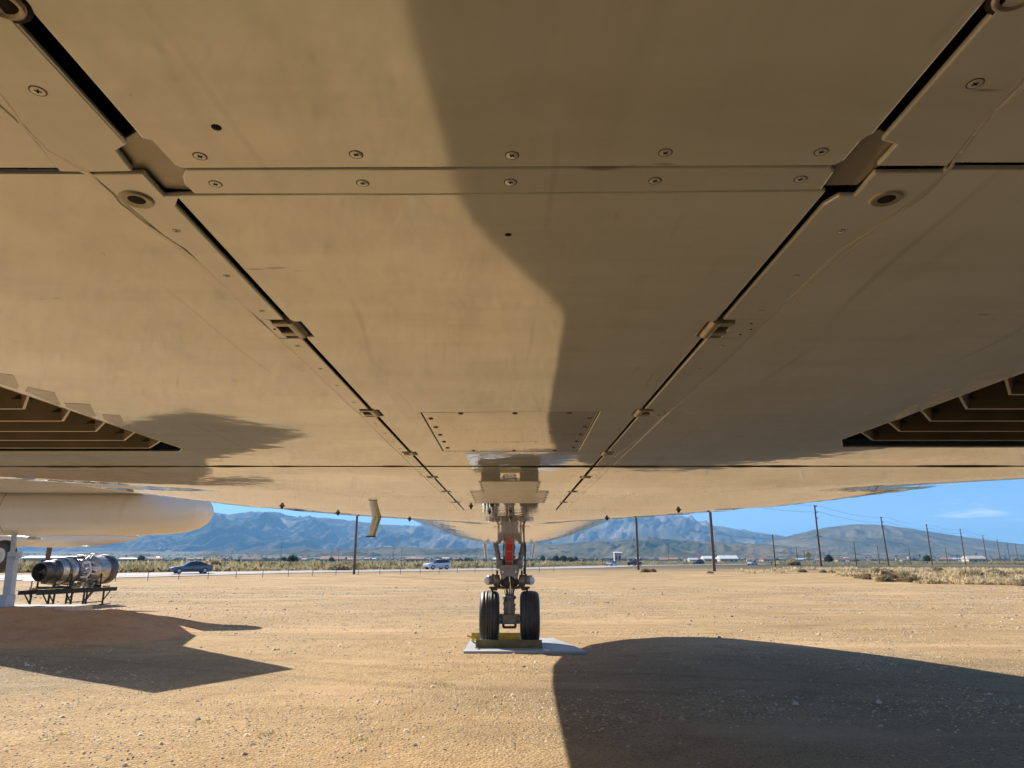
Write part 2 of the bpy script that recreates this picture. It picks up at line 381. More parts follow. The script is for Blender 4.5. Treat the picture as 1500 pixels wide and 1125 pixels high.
# ------------------------------------------------------------------ ground
def gz(x, y):
    return 0.45*sstep(60, 92, y) + 70*sstep(600, 5500, y)**1.4
def ground():
    xs = np.unique(np.concatenate([np.linspace(-12, 12, 97), np.linspace(-120, 120, 121), np.linspace(-600, 600, 41), np.linspace(-14000, 14000, 61)]))
    ys = np.unique(np.concatenate([np.linspace(-12, 30, 169), np.linspace(-60, 140, 101), np.linspace(140, 800, 41), np.linspace(800, 6000, 41), np.array([-4000, -1000, -300, -100, 8000, 12000, 15000])]))
    X, Y = np.meshgrid(xs, ys)
    base = np.vectorize(gz)(X, Y)
    near = np.clip(1-(np.maximum(np.abs(X)-30, 0)+np.maximum(Y-42, 0))/12, 0, 1)
    Z = base+near*(fbm(X*0.35, Y*0.35, 4)-0.5)*0.05
    V = np.stack([X, Y, Z], -1).reshape(-1, 3); nx = len(xs); ny = len(ys)
    idx = np.arange(nx*ny).reshape(ny, nx)
    a, b, c, d = idx[:-1, :-1].ravel(), idx[:-1, 1:].ravel(), idx[1:, 1:].ravel(), idx[1:, :-1].ravel()
    T = np.concatenate([np.stack([a, b, c], 1), np.stack([a, c, d], 1)])
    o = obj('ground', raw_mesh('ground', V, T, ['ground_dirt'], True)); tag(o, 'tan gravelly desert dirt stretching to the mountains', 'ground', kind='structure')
ground()

# gravel: loose stones lying on the dirt
def gravel():
    n = 170000
    # denser towards the camera
    y = 2.4+ (RNG.random(n)**1.5)*52; x = (RNG.random(n)*2-1)*(2.0+y*0.80)
    dens = fbm(x*0.3, y*0.5, 4); keep = RNG.random(n) < np.clip((dens-0.36)*4.0, 0.06, 1)
    x, y = x[keep], y[keep]; n = len(x)
    r = 0.0062+0.012*RNG.random(n)**2.0; r *= 1+0.035*y; big = RNG.random(n) < 0.012; r[big] *= 2.3
    base = np.array([(1, 0, 0), (0.3, 0.95, 0), (-0.8, 0.6, 0), (-0.8, -0.6, 0), (0.3, -0.95, 0), (0.35, 0.3, 0.75), (-0.45, 0.1, 0.8), (0.05, -0.5, 0.7)])
    tri = np.array([(0, 1, 5), (1, 2, 6), (1, 6, 5), (2, 3, 6), (3, 7, 6), (3, 4, 7), (4, 0, 7), (0, 5, 7), (5, 6, 7)])
    V = np.repeat(base[None], n, 0)*(0.7+0.6*RNG.random((n, 8, 3)))
    a = RNG.random(n)*6.28; ca, sa = np.cos(a), np.sin(a)
    X = V[:, :, 0]*ca[:, None]-V[:, :, 1]*sa[:, None]; Y = V[:, :, 0]*sa[:, None]+V[:, :, 1]*ca[:, None]
    V = np.stack([X*r[:, None]+x[:, None], Y*r[:, None]+y[:, None], V[:, :, 2]*r[:, None]*0.8-0.004], -1)
    T = tri[None]+8*np.arange(n)[:, None, None]
    V = V.reshape(-1, 3)
    V[:, 2] += (fbm(V[:, 0]*0.35, V[:, 1]*0.35, 4)-0.5)*0.05
    o = obj('gravel', raw_mesh('gravel', V, T.reshape(-1, 3), ['pebble_stone'])); tag(o, 'loose tan and grey gravel scattered over the dirt', 'gravel', kind='stuff')
gravel()

# mound of dirt at the left
def mound():
    xs = np.linspace(-26, -5.5, 90); ys = np.linspace(13.5, 27, 60); X, Y = np.meshgrid(xs, ys)
    ridge = 20.6-0.05*(X+14); half_front = 4.6; half_back = 3.2
    d = np.where(Y < ridge, (ridge-Y)/half_front, (Y-ridge)/half_back)
    prof = np.clip(1-d, 0, 1); prof = prof*prof*(3-2*prof)
    end = np.clip((-7.9-X)/3.6, 0, 1); end = end*end*(3-2*end)
    Z = 0.56*np.minimum(prof*1.25, 1)*end+(fbm(X*0.9, Y*0.9, 5)-0.5)*0.34*prof*end-0.05
    V = np.stack([X, Y, Z], -1).reshape(-1, 3); nx, ny = 90, 60; idx = np.arange(nx*ny).reshape(ny, nx)
    a, b, c, d = idx[:-1, :-1].ravel(), idx[:-1, 1:].ravel(), idx[1:, 1:].ravel(), idx[1:, :-1].ravel()
    T = np.concatenate([np.stack([a, b, c], 1), np.stack([a, c, d], 1)])
    o = obj('dirt_mound', raw_mesh('dirt_mound', V, T, ['mound_dirt'], True)); tag(o, 'low mound of brown dirt in the shade of the white aircraft', 'mound', kind='structure')
mound()

# road with edge lines
ROAD = [(-150, 12), (-75, 58), (-40, 87), (-13, 119), (10, 157), (36, 230), (85, 300), (150, 385), (300, 560), (520, 800)]
def strip(name, o0, o1, dz, m):
    pts = []
    for (a, b) in zip(ROAD[:-1], ROAD[1:]):
        k = 12
        for i in range(k): pts.append((a[0]+(b[0]-a[0])*i/k, a[1]+(b[1]-a[1])*i/k))
    pts.append(ROAD[-1]); pts = np.array(pts)
    for _ in range(6): pts[1:-1] = (pts[:-2]+2*pts[1:-1]+pts[2:])/4
    tg = np.gradient(pts, axis=0); tg /= np.linalg.norm(tg, axis=1)[:, None]; nr = np.stack([-tg[:, 1], tg[:, 0]], 1)
    rows = []
    for p, q in zip(pts, nr):
        k_ = 9 if o1-o0 > 1 else 2
        rows.append([(p[0]+q[0]*o, p[1]+q[1]*o, gz(p[0]+q[0]*o, p[1]+q[1]*o)+dz) for o in np.linspace(o0, o1, k_)])
    mb = MB().grid(rows, True, True); o = mb.build(name, m); return o
tag(strip('road', -9.5, 6.5, 0.06, 'asphalt'), 'pale two lane desert road running past the field', 'road', kind='structure')
for o_ in (-4.1, 4.0):
    tag(strip('road_marking', o_, o_+0.14, 0.068, 'road_line'), 'painted white edge line of the road', 'road marking', kind='structure')
tag(strip('road_marking', -0.1, 0.1, 0.068, 'road_line'), 'painted centre line of the road', 'road marking', kind='structure')

# mountains
def range_mesh(name, prof, y_foot, y_ridge, y_back, amp, m, seed, label, nx=900, ny=120, fs=1.0):
    pxs = np.linspace(max(-300, prof[0][0]), min(1800, prof[-1][0]), nx)
    top = np.interp(pxs, [p[0] for p in prof], [p[1] for p in prof])
    k = np.ones(15)/15; top = np.convolve(np.pad(top, 7, 'edge'), k, 'valid')
    t = np.concatenate([np.linspace(0, 1, ny-14), 1+np.linspace(0.04, 1, 14)])
    V = np.zeros((ny, nx, 3))
    for j, s in enumerate(t):
        Yd = y_foot+(y_ridge-y_foot)*s if s <= 1 else y_ridge+(y_back-y_ridge)*(s-1)
        X = (pxs-CX)/FPX*Yd*1.0331
        zr = CAM_H+(HOR-top)/FPX*y_ridge*1.0331
        h = s**1.15 if s <= 1 else (1-(s-1))**1.2
        Ya = np.full_like(X, Yd)
        wx = X+500*fs*(fbm(X/(1300*fs)+seed, Ya/(1300*fs)+seed*2, 3)-0.5)
        n = fbm((wx+0.35*Ya+seed*977)/(620*fs), Ya/(2100*fs)+seed, 6, True)-0.60
        n2 = fbm((wx-0.3*Ya+seed*311)/(190*fs), Ya/(640*fs)+seed, 5, True)-0.60
        w_ = (math.sin(min(s, 1)*math.pi)**0.6 if s < 1 else 0.1)*0.92+0.08
        Z = zr*h+zr*(n*amp*w_+n2*amp*0.42*w_)
        g0 = gz(0, Yd)-3
        V[j, :, 0] = X; V[j, :, 1] = Yd; V[j, :, 2] = np.maximum(Z, g0)
    idx = np.arange(nx*ny).reshape(ny, nx)
    a, b, c, d = idx[:-1, :-1].ravel(), idx[:-1, 1:].ravel(), idx[1:, 1:].ravel(), idx[1:, :-1].ravel()
    T = np.concatenate([np.stack([a, b, c], 1), np.stack([a, c, d], 1)])
    o = obj(name, raw_mesh(name, V.reshape(-1, 3), T, [m], True)); tag(o, label, 'mountains', kind='structure')
def mountmat(name, a, b, c3, s):
    g = NG(name); v = g.geo()
    c = g.ramp(g.noise(v, 0.0016*s, 6, 0.62), [(0.33, a), (0.52, b), (0.70, c3)])  # pale and dark noise also stands in for lit and shaded slopes
    c = g.mix(c, g.ramp(g.noise(v, 0.011*s, 4, 0.7), [(0.38, (0.55, 0.58, 0.5)), (0.58, (1, 1, 1))]), 0.7, 'MULTIPLY')
    g.l(c, g.b.inputs['Base Color']); g.b.inputs['Roughness'].default_value = 1.0; g.b.inputs['Specular IOR Level'].default_value = 0
    M[name] = g.m
mountmat('mountain_far', (0.06, 0.07, 0.05), (0.18, 0.15, 0.11), (0.46, 0.40, 0.31), 1.0)
mountmat('mountain_near', (0.06, 0.065, 0.035), (0.15, 0.125, 0.07), (0.25, 0.19, 0.12), 1.5)
range_mesh('mountain_range', [(-400, 800), (0, 796), (75, 790), (140, 778), (200, 772), (260, 768), (312, 762), (345, 757), (380, 755), (420, 760), (455, 766), (480, 763), (515, 767), (560, 770), (610, 776), (660, 772), (720, 768), (800, 770), (850, 772), (880, 768), (920, 763), (960, 760), (990, 765), (1040, 776), (1100, 786), (1160, 796), (1260, 806), (1500, 812), (1900, 814)],
           5200, 8600, 10500, 0.85, 'mountain_far', 3, 'long blue hazy mountain range on the horizon')
range_mesh('mountain', [(1020, 815), (1080, 803), (1110, 794), (1140, 786), (1180, 778), (1220, 773), (1260, 772), (1300, 777), (1350, 786), (1400, 793), (1450, 799), (1500, 803), (1600, 806), (1800, 814), (1950, 818)],
           3300, 4900, 5900, 0.42, 'mountain_near', 11, 'rounded brown green mountain behind the row of poles', 420, 90, 0.7)
range_mesh('foothills', [(-400, 815), (0, 812), (300, 811), (500, 806), (620, 804), (700, 806), (800, 800), (900, 795), (960, 793), (1040, 796), (1120, 802), (1200, 808), (1320, 812), (1500, 812), (1900, 816)],
           2300, 3900, 4600, 0.85, 'mountain_near', 23, 'low pale brown foothills below the mountain range', 900, 80, 0.35)

# ------------------------------------------------------------------ the big aircraft overhead
plane = empty('jet_airliner', (0, 0, 0))
tag(plane, 'huge jet airliner overhead, its glossy beige belly and nose gear in view', 'aircraft')

ZC = 5.4; RF = 3.25
def x0f(y): return 1.7+(0.6-1.7)*sstep(1.86, 2.75, y) if y < 3.5 else 0.6*(1-sstep(3.5, 5.0, y))
Z0T = [(-40, HB), (9.5, HB), (11, 2.16), (13, 2.21), (15, 2.31), (17, 2.48), (19, 2.8), (21, 3.35), (22.5, 3.95), (23.5, 4.6), (24.0, 5.2)]
RT = [(-40, RF), (15, RF), (17, 3.2), (19, 3.0), (21, 2.5), (22.5, 1.8), (23.5, 0.95), (24.0, 0.05)]
TOPT = [(-40, 8.7), (-12, 8.8), (-4, 9.6), (2, 10.0), (11, 10.0), (14, 9.75), (16, 9.3), (18, 8.5), (20, 7.6), (22, 6.7), (23.3, 5.9), (24.0, 5.25)]
def low(phi_x, y):
    """lower half of the hull: lateral fraction -1..1 -> point"""
    R = interp(RT, y); z0 = interp(Z0T, y); zc = ZC if y < 13 else ZC+(5.22-ZC)*sstep(13, 24, y)
    x = R*phi_x; ax = abs(x)
    x0 = x0f(y); xe = max(0, ax-x0)*R/(R-x0) if y < 6 else ax
    c_f = max(0.0, 1-(xe/R)**2)**0.5; c_c = max(0.0, 1-(ax/R)**2)**0.5
    ye = max(1.95, 4.6-0.62*ax*ax)
    s = sstep(ye, ye+0.6, y)
    zf = zc-(zc-z0)*c_f**0.125; zcirc = zc-(zc-z0)*c_c
    return (x, y, zf*(1-s)+zcirc*s)
def hull_row(y, fr): return [low(f, y) for f in fr]
FR = [math.sin(math.radians(a)) for a in np.linspace(-90, 90, 61)]
ys = list(np.linspace(3.5, 9, 56))+list(np.linspace(9.3, 24, 60))
mb = MB().grid([hull_row(y, FR) for y in ys], True)
mb.build('hull_skin', 'hull_paint', plane)
# side and front skins of the wing body fairing
for sg in (-1, 1):
    fr = [sg*f for f in np.linspace(1.7/RF, 1, 30)]
    MB().grid([hull_row(y, fr) for y in np.linspace(-3, 1.853, 12)], True, sg < 0).build('fairing_skin', 'belly_paint', plane)
    fr = [sg*f for f in list(np.linspace(0.6/RF, 0.9, 50))+[0.93, 0.96, 0.98, 1]]
    MB().grid([hull_row(y, fr) for y in np.linspace(1.857, 3.5, 30)], True, sg < 0).build('fairing_skin', 'belly_paint', plane)
MB().grid([hull_row(y, FR) for y in (-30, -20, -10, -5, -3)], True).build('aft_belly_skin', 'belly_paint', plane)
# upper shell with the hump of the upper deck
rows = []
for y in [-30, -20, -12, -8, -4, -1, 2]+list(np.linspace(4, 24, 50)):
    R = interp(RT, y); zc = ZC if y < 13 else ZC+(5.22-ZC)*sstep(13, 24, y); top = interp(TOPT, y)
    row = []
    for a in np.linspace(0, math.pi, 40):
        hump = (top-zc)*math.sin(a)**0.95
        row.append((R*math.cos(a)*(1-0.10*math.sin(a)*(1 if top > 9 else 0)), y, zc+hump))
    rows.append(row)
MB().grid(rows, True, True).build('upper_fuselage', 'white_paint', plane)
# wings and the fairings at their roots
for sg in (-1, 1):
    mb = MB()
    secs = [(2.6, 5.2, -10.5, 3.7, 0.75), (4.2, 3.6, -10.8, 3.8, 0.6), (12, -4.0, -13.5, 4.6, 0.4), (27, -18.0, -22.5, 6.1, 0.18)]
    rws = []
    for (x, le, te, z, th) in secs:
        c = le-te; pr = [(0, 0), (0.04, 0.55), (0.2, 1), (0.5, 0.8), (1, 0.03), (0.5, -0.55), (0.2, -0.85), (0.04, -0.5), (0, 0)]
        rws.append([(sg*x, le-c*u, z+th*v) for u, v in pr])
    mb.grid(rws, True, sg < 0); mb.build('wing', 'white_paint', plane)
    mb = MB(); rws = []
    for y in np.linspace(10.0, -6, 40):
        bul = sstep(10.0, 6.9, y)*1.02 if y < 10 else 0
        bul = 1.02*(1-sstep(6.9, 10.0, y))+0.06*max(0, 6.9-y)*(1 if y > 2 else 0)
        xo = 2.15+bul
        rws.append([(sg*1.9, y, 2.75), (sg*(xo-0.35), y, 2.83), (sg*(xo-0.1), y, 2.95), (sg*xo, y, 3.2), (sg*(xo-0.05), y, 3.9), (sg*2.6, y, 4.7)])
    mb.grid(rws, True, sg < 0); mb.build('wing_root_fairing', 'belly_paint', plane)

# ---- flat belly: separate panels with real gaps
TH = 0.004
def panel(name, poly, m='belly_paint', z=HB, th=TH, bevel=0.0012, parent=plane):
    if sum(a[0]*b[1]-b[0]*a[1] for a, b in zip(poly, poly[1:]+poly[:1])) < 0: poly = poly[::-1]
    return MB().prism(poly, z, z+th).build(name, m, parent, None, bevel)
XL, XR = -0.2410, 0.2225      # slots
SG = 0.0031                    # half slot
SL, SR = -0.270, 0.272        # outer edges of the hinge strips
g_ = 0.0009
Y1, Y2, Y3 = 0.398, 0.4305, 1.855
def notch_side(x, hy, s, depth, y0, y1):
    """edge running from y0 to y1 along x with notches of given depth (towards s)"""
    pts = [(x, y0)]
    for (a, b) in hy:
        if y0 < a and b < y1: pts += [(x, a), (x+s*depth, a), (x+s*depth, b), (x, b)]
    return pts+[(x, y1)]
HINGE = [(0.690, 0.752), (1.132, 1.196), (1.595, 1.655), (2.07, 2.13), (2.52, 2.58), (2.99, 3.05)]
HC = [(a+0.006, b-0.004) for a, b in HINGE]
xl, xr = XL+SG, XR-SG
# centre panels (doors)
def bps(*pts): return [BP(*q) for q in pts]
XA = (-0.2315, -0.2240, 0.2185, 0.2232)     # edges of the wider aft slots
aft = panel('belly_panel', [(XA[1], -1.2)]+bps((209, 204), (221, 206), (232, 217), (256, 243.5), (268, 247.2), (1100, 243.6), (1222, 243.2), (1236, 236), (1261, 207), (1272, 200))+[(XA[2], 0.362), (XA[2], -1.2)])
stripc = panel('cross_strip', bps((271, 249.5), (267, 258), (270, 271), (285, 284.5), (640, 284.5), (1203, 278.5), (1222, 252), (1217, 246.2), (1100, 245.6)), 'strip_paint')
AC = [(-0.157, 1.163), (0.150, 1.155), (0.154, 1.600), (-0.160, 1.588)]
def frame_poly(outer, inner):
    return outer+[outer[0]]+[inner[0]]+inner[::-1]
lft = notch_side(xl, HC, 1, 0.010, 0.4338, Y3-0.0018); rgt = notch_side(xr, HC, -1, 0.008, 0.4278, Y3-0.0045)
def with_hole(name, outer, hole, m='belly_paint', z=HB, th=TH):
    """panel with one hole, built as a quad ring filled by bmesh"""
    bm = bmesh.new()
    vo = [bm.verts.new((x, y, z)) for x, y in outer]; vi = [bm.verts.new((x, y, z)) for x, y in hole]
    es = [bm.edges.new((a[i], a[(i+1) % len(a)])) for a in (vo, vi) for i in range(len(a))]
    bmesh.ops.triangle_fill(bm, use_beauty=True, use_dissolve=False, edges=es)
    r = bmesh.ops.extrude_face_region(bm, geom=bm.faces[:])
    for v in r['geom']:
        if isinstance(v, bmesh.types.BMVert): v.co.z += th
    bmesh.ops.recalc_face_normals(bm, faces=bm.faces[:])
    me = bpy.data.meshes.new(name); bm.to_mesh(me); bm.free()
    o = obj(name, me, plane, (m,))
    b = o.modifiers.new('bevel', 'BEVEL'); b.width = 0.0012; b.segments = 2; b.limit_method = 'ANGLE'; b.angle_limit = math.radians(40)
    return o
ce = 0.0024
hole = [(AC[0][0]-ce, AC[0][1]-ce), (AC[1][0]+ce, AC[1][1]-ce), (AC[2][0]+ce, AC[2][1]+ce), (AC[3][0]-ce, AC[3][1]+ce)]
main = with_hole('belly_panel', lft+rgt[::-1], hole)
# access panel, very slightly tilted in its frame
acc = MB().prism(AC, 0, 0.004).build('access_panel', 'panel_paint', plane, None, 0.001)
acc.location = (0, 0, HB+0.0006); acc.rotation_euler = (0, math.radians(-0.18), 0)
# front of the centre: two door leaves and the wedge plates
lft = notch_side(xl, HC, 1, 0.010, Y3+0.0018, 3.06); rgt = notch_side(xr-0.002, HC, -1, 0.008, Y3-0.001, 3.06)
front = panel('belly_panel', lft+[(xl, 3.5), (xr, 3.5)]+rgt[::-1])
for (xa, xb, ya, yb, drop) in ((-0.108, 0.0935, 2.216, 2.49, 0.0105), (-0.156, 0.137, 2.526, 2.90, 0.0145)):
    vs = [(xa, ya, HB-0.0012), (xb, ya, HB-0.0012), (xb, yb, HB-drop), (xa, yb, HB-drop)]
    top = [(x, y, HB+0.004) for x, y, z in vs]
    wp = MB().add(vs+top, [(3, 2, 1, 0), (4, 5, 6, 7), (0, 1, 5, 4), (1, 2, 6, 5), (2, 3, 7, 6), (3, 0, 4, 7)]).build('wedge_plate', 'wedge_paint', plane)
    for i in range(5):
        f = (i+0.5)/5
        for xx in (xa+0.006, xb-0.006):
            MB().lathe([(0, 0.003), (0.0012, 0.0028), (0.0016, 0.0)], (xx, ya+(yb-ya)*f, HB-0.0012-(drop-0.0012)*f), (0, 0, -1), 8).build('rivet', 'dark_gap', wp)

# hinge strips, each with pockets for the hinges
def side_strip(s):
    xin = XL-SG if s < 0 else XR+SG; xo = SL if s < 0 else SR
    segs = [(-1.2, Y1-0.0006), (Y1+0.0006, HINGE[0][0]-0.0006)]+[(HINGE[i][1]+0.0006, HINGE[i+1][0]-0.0006) for i in range(2)]+[(HINGE[2][1]+0.0006, Y3-0.001), (Y3+0.001, HINGE[3][0]-0.0006)]+[(HINGE[i][1]+0.0006, HINGE[i+1][0]-0.0006) for i in (3, 4)]+[(HINGE[5][1]+0.0006, 3.497)]
    res = []
    for i, (a, b) in enumerate(segs):
        xs = xin if i < 8 else xin
        if i == 0 and s < 0:
            poly = [(XA[0], a)]+bps((186, 211), (171, 219.5), (195, 251))+bps((133, 252), (88, 251.5), (36, 185))+[(xo-0.022, a)]
        elif i == 0:
            poly = [(XA[3], a)]+bps((1291, 206), (1314, 212), (1284, 243.2), (1389, 243), (1432, 188))+[(xo+0.006, a)]
        elif i == 1 and s < 0:
            poly = bps((133, 255), (211, 254.5), (241, 287), (263, 286.5))+[(xin, 0.447), (xin, b), (xo, b), (xo, 0.52)]+bps((240, 345))
        elif i == 1:
            poly = bps((1384, 253), (1281, 253.5), (1252, 287), (1229, 287))+[(xin, 0.447), (xin, b), (xo, b), (xo, 0.52)]+bps((1330, 300))
        elif i == 0:
            poly = [(xin, a), (xin, 0.362), (xin-0.007*1 if s < 0 else xin+0.006, 0.366), (xin-0.006 if s < 0 else xin+0.0045, b), (xo-0.012 if s < 0 else xo+0.010, b), (xo-0.026*0-0.02 if s < 0 else xo+0.014, 0.36), (xo-0.02 if s < 0 else xo+0.008, a)]
        elif i == 1:
            poly = [(xin-0.004 if s < 0 else xin+0.003, a), (xin-0.001 if s < 0 else xin+0.003, 0.427), (xin, 0.4315), (xin, b), (xo, b), (xo, 0.52), (xo-0.006 if s < 0 else xo+0.010, 0.46), (xo-0.010 if s < 0 else xo+0.016, a)]
        else: poly = [(xs, a), (xs, b), (xo, b), (xo, a)]
        res.append(panel('hinge_strip', poly, 'strip_paint', HB-0.0004))
    # hinges
    for (a, b) in HINGE:
        inn = xin-0.016*(-1 if s > 0 else 1)
        hp = panel('hinge', [(xo, a), (inn, a), (inn, a+0.0), (inn, b), (xo, b)], 'strip_paint', HB-0.0001)
        mb = MB()
        k = 0.010*s
        cx_ = XL if s < 0 else XR
        # knuckle barrel in the slot, two lugs reaching from the plate, one from the door
        mb.tube((cx_-0.0005*s, a+0.006, HB+0.005), (cx_-0.0005*s, b-0.006, HB+0.005), 0.0078, None, 14)
        mb.tube((cx_-0.0005*s, a+0.003, HB+0.005), (cx_-0.0005*s, b-0.003, HB+0.005), 0.0036, None, 10)
        for yy in (a+0.014, b-0.016): mb.box(((inn+cx_)/2, yy, HB+0.003), (abs(inn-cx_)+0.002, 0.010, 0.009), None, 0.0015)
        mb.box((cx_-s*0.008, (a+b)/2, HB+0.010), (0.012, 0.016, 0.008), None, 0.0015)
        mb.build('knuckle', 'hinge_metal', hp)
        for q in range(3):
            MB().lathe([(0, 0.0016), (0.0005, 0.0014), (0.0006, 0)], (xo-s*0.009+0.003*s*((q % 2)*2-1), a+(b-a)*(q+0.6)/3.3, HB-0.0001), (0, 0, -1), 8).build('rivet', 'dark_gap', hp)
    return res
strips_l = side_strip(-1); strips_r = side_strip(1)

# outer belly panels with the louvred outlets
LOU = {-1: (-0.757, -1.55, 0.50, 1.60), 1: (0.700, 1.50, 0.50, 1.535)}
for s in (-1, 1):
    xo = SL if s < 0 else SR; e = 0.0006*s
    xe = 1.702*s
    a = ([(xo-0.022+e, -1.2)]+bps((35, 185), (86, 247)) if s < 0 else [(xo+0.006+e, -1.2)]+bps((1433, 188), (1393, 239)))+[(xe, Y1-0.003), (xe, -1.2)]
    o1 = panel('belly_panel', a)
    lx, lx2, ly0, ly1 = LOU[s]
    outer = (bps((131, 255), (239, 345.5)) if s < 0 else bps((1386, 249), (1331, 300)))+[(xo+e, 0.52), (xo+e, Y3-0.0020), (xe, Y3-0.0020), (xe, Y1+0.0025)]
    hole = [(lx, ly0), (lx, ly1-(0.045 if s < 0 else 0.10)), (lx+(0.028 if s < 0 else 0.05)*s, ly1), (lx2, ly1), (lx2, ly0)]
    o2 = with_hole('belly_panel', outer, hole)
    panel('belly_panel', [(xo+e, Y3+0.0020), (xo+e, 3.5), (0.6*s, 3.5), (0.6*s, Y3+0.0020)], bevel=0)
    # louvre blades: a straight vane whose inner end is cranked forward to the frame
    lo = empty('outlet_louvre', (0, 0, 0)); lo.parent = plane
    yb = 0.62; i = 0
    while yb < ly1-0.03:
        tilt = 0.045
        path = [(lx2, yb), (lx+0.075*s, yb), (lx+0.002*s, yb-0.095)]
        lowv = [(x, y, HB+0.001) for x, y in path]; upv = [(x, y-tilt, HB+0.085) for x, y in path]
        t = 0.0065
        lowb = [(x, y-t, z) for x, y, z in lowv]; upb = [(x, y-t, z) for x, y, z in upv]
        mb = MB().mat(0)
        for q in range(2):
            mb.add([lowv[q], lowv[q+1], upv[q+1], upv[q]], [(0, 1, 2, 3)]); mb.add([lowb[q], lowb[q+1], upb[q+1], upb[q]], [(3, 2, 1, 0)])
            mb.mat(1).add([lowv[q], lowv[q+1], lowb[q+1], lowb[q]], [(0, 3, 2, 1)]).mat(0)
        vane = mb.build('vane', ('louver_metal', 'louver_edge'), lo)
        # web bracket standing on the vane near its cranked end
        bx = lx+0.062*s
        br = []
        for (zz, hw) in ((0.012, 0.020), (0.022, 0.011), (0.04, 0.008), (0.075, 0.009)):
            yy = yb-0.007-tilt*zz/0.085; br.append([(bx-hw, yy-0.004-0.03*max(0, (0.02-zz)/0.02), HB+zz), (bx+hw, yy-0.004-0.03*max(0, (0.02-zz)/0.02), HB+zz)])
        MB().grid(br, False).build('bracket', 'hinge_metal', vane)
        yb += 0.104-0.0*i; i += 1
    mb = MB()
    hx = (lx+lx2)/2
    for (c, d) in (((hx, (ly0+ly1)/2, HB+0.30), (abs(lx2-lx)+0.1, ly1-ly0+0.2, 0.01)), ((lx+0.012*-s, (ly0+ly1)/2-0.03, HB+0.16), (0.008, ly1-ly0, 0.27)), ((hx, ly1+0.03, HB+0.16), (abs(lx2-lx), 0.008, 0.27)), ((hx, ly0-0.01, HB+0.16), (abs(lx2-lx), 0.008, 0.27)), ((lx2+0.01*s, (ly0+ly1)/2, HB+0.16), (0.008, ly1-ly0+0.04, 0.27))):
        mb.box(c, d)
    mb.build('duct', 'cavity', lo)
    # bright lip round the opening
    mb = MB(); hp = hole+[hole[0]]
    for (p, q) in zip(hp[:-1], hp[1:]): mb.tube((p[0], p[1], HB+0.001), (q[0], q[1], HB+0.001), 0.0016, None, 6)
    mb.build('lip', 'louver_edge', lo)
# dark inner structure seen through the slots
mb = MB()
mb.box((-0.235, 1.1, HB+0.05), (0.07, 4.7, 0.01)); mb.box((0.225, 1.1, HB+0.05), (0.07, 4.7, 0.01))
for c in (XL+0.006, XR):
    for d in (-0.022, 0.022): mb.box((c+d, 1.1, HB+0.032), (0.003, 4.7, 0.034))
mb.box((0, Y1+0.005, HB+0.03), (3.3, 0.05, 0.003)); mb.box((0, Y3, HB+0.03), (3.3, 0.03, 0.003)); mb.box((0, 1.38, HB+0.016), (0.36, 0.50, 0.003))
mb.box((0, 3.497, HB+0.03), (1.3, 0.03, 0.003)); mb.box((SL, 1, HB+0.016), (0.02, 5, 0.003)); mb.box((SR, 1, HB+0.016), (0.02, 5, 0.003))
mb.build('inner_frame', 'dark_gap', plane)
# lumpy dark strip added so the gap of the forward cross seam reads dark
rws = []
for x in np.linspace(-1.72, 1.72, 420):
    f_ = float(fbm(np.array([x*9+60]), np.array([3.0]), 3)[0]); y = Y3-0.0022*(x > 0)*x+0.001; hh = 0.0014+0.0034*min(0.22, max(0, f_-0.42))*2.4; ww = 0.0028+0.005*min(0.2, max(0, f_-0.45))
    rws.append([(x, y-ww, HB+0.001), (x, y-ww*0.6, HB-hh), (x, y+ww*0.6, HB-hh), (x, y+ww, HB+0.001)])
MB().grid(rws, True).build('seam_gap_strip', 'dark_gap', plane)
# latch plates bridging the slots
def pxpoly(pts): return [BP(*q) for q in pts]
lp = bps((166, 219), (186, 209), (204, 200), (222, 202), (236, 215), (258, 240), (272, 256), (276, 268), (292, 288), (262, 286), (240, 285), (208, 258), (190, 258))
panel('latch_plate', lp, 'plate_paint', HB+0.0045, 0.004, 0.0008)
rp = bps((1262, 197), (1290, 200), (1322, 210), (1290, 252), (1258, 280), (1198, 281), (1216, 250), (1230, 232))
panel('latch_plate', rp, 'plate_paint', HB+0.0045, 0.004, 0.0008)
# smeared sealant beads along the outer edges of the hinge strips
for pts in (((-30, 100), (36, 184), (70, 218), (133, 256), (180, 300), (240, 346), (300, 392), (372, 462), (440, 524), (519, 600), (560, 637), (598, 670)), ((1520, 90), (1433, 187), (1440, 160), (1437, 190), (1388, 247), (1332, 300), (1260, 352), (1128, 462), (1060, 528), (984, 600), (930, 645), (899, 670))):
    if pts[0][0] > 700: pts = pts[:2]+pts[4:]
    P2 = np.array([BP(*q) for q in pts]); tt = np.linspace(0, len(P2)-1, 160); xx = np.interp(tt, range(len(P2)), P2[:, 0]); yy = np.interp(tt, range(len(P2)), P2[:, 1])
    wob = fbm(tt*1.7+9, tt*0+3, 3)-0.5; hw = 0.0008+0.0022*np.clip(fbm(tt*1.1+40, tt*0+8, 3)-0.35, 0, 1)**1.3*2
    sg = -1 if P2[0, 0] < 0 else 1
    rws = [[(x+sg*(w0*0.004-h0), y, HB-0.0003), (x+sg*w0*0.004, y, HB-0.0008), (x+sg*(w0*0.004+h0*1.6), y, HB-0.0003)] for x, y, w0, h0 in zip(xx, yy, wob, hw)]
    MB().grid(rws, True, sg > 0).build('sealant_bead', 'sealant', plane)
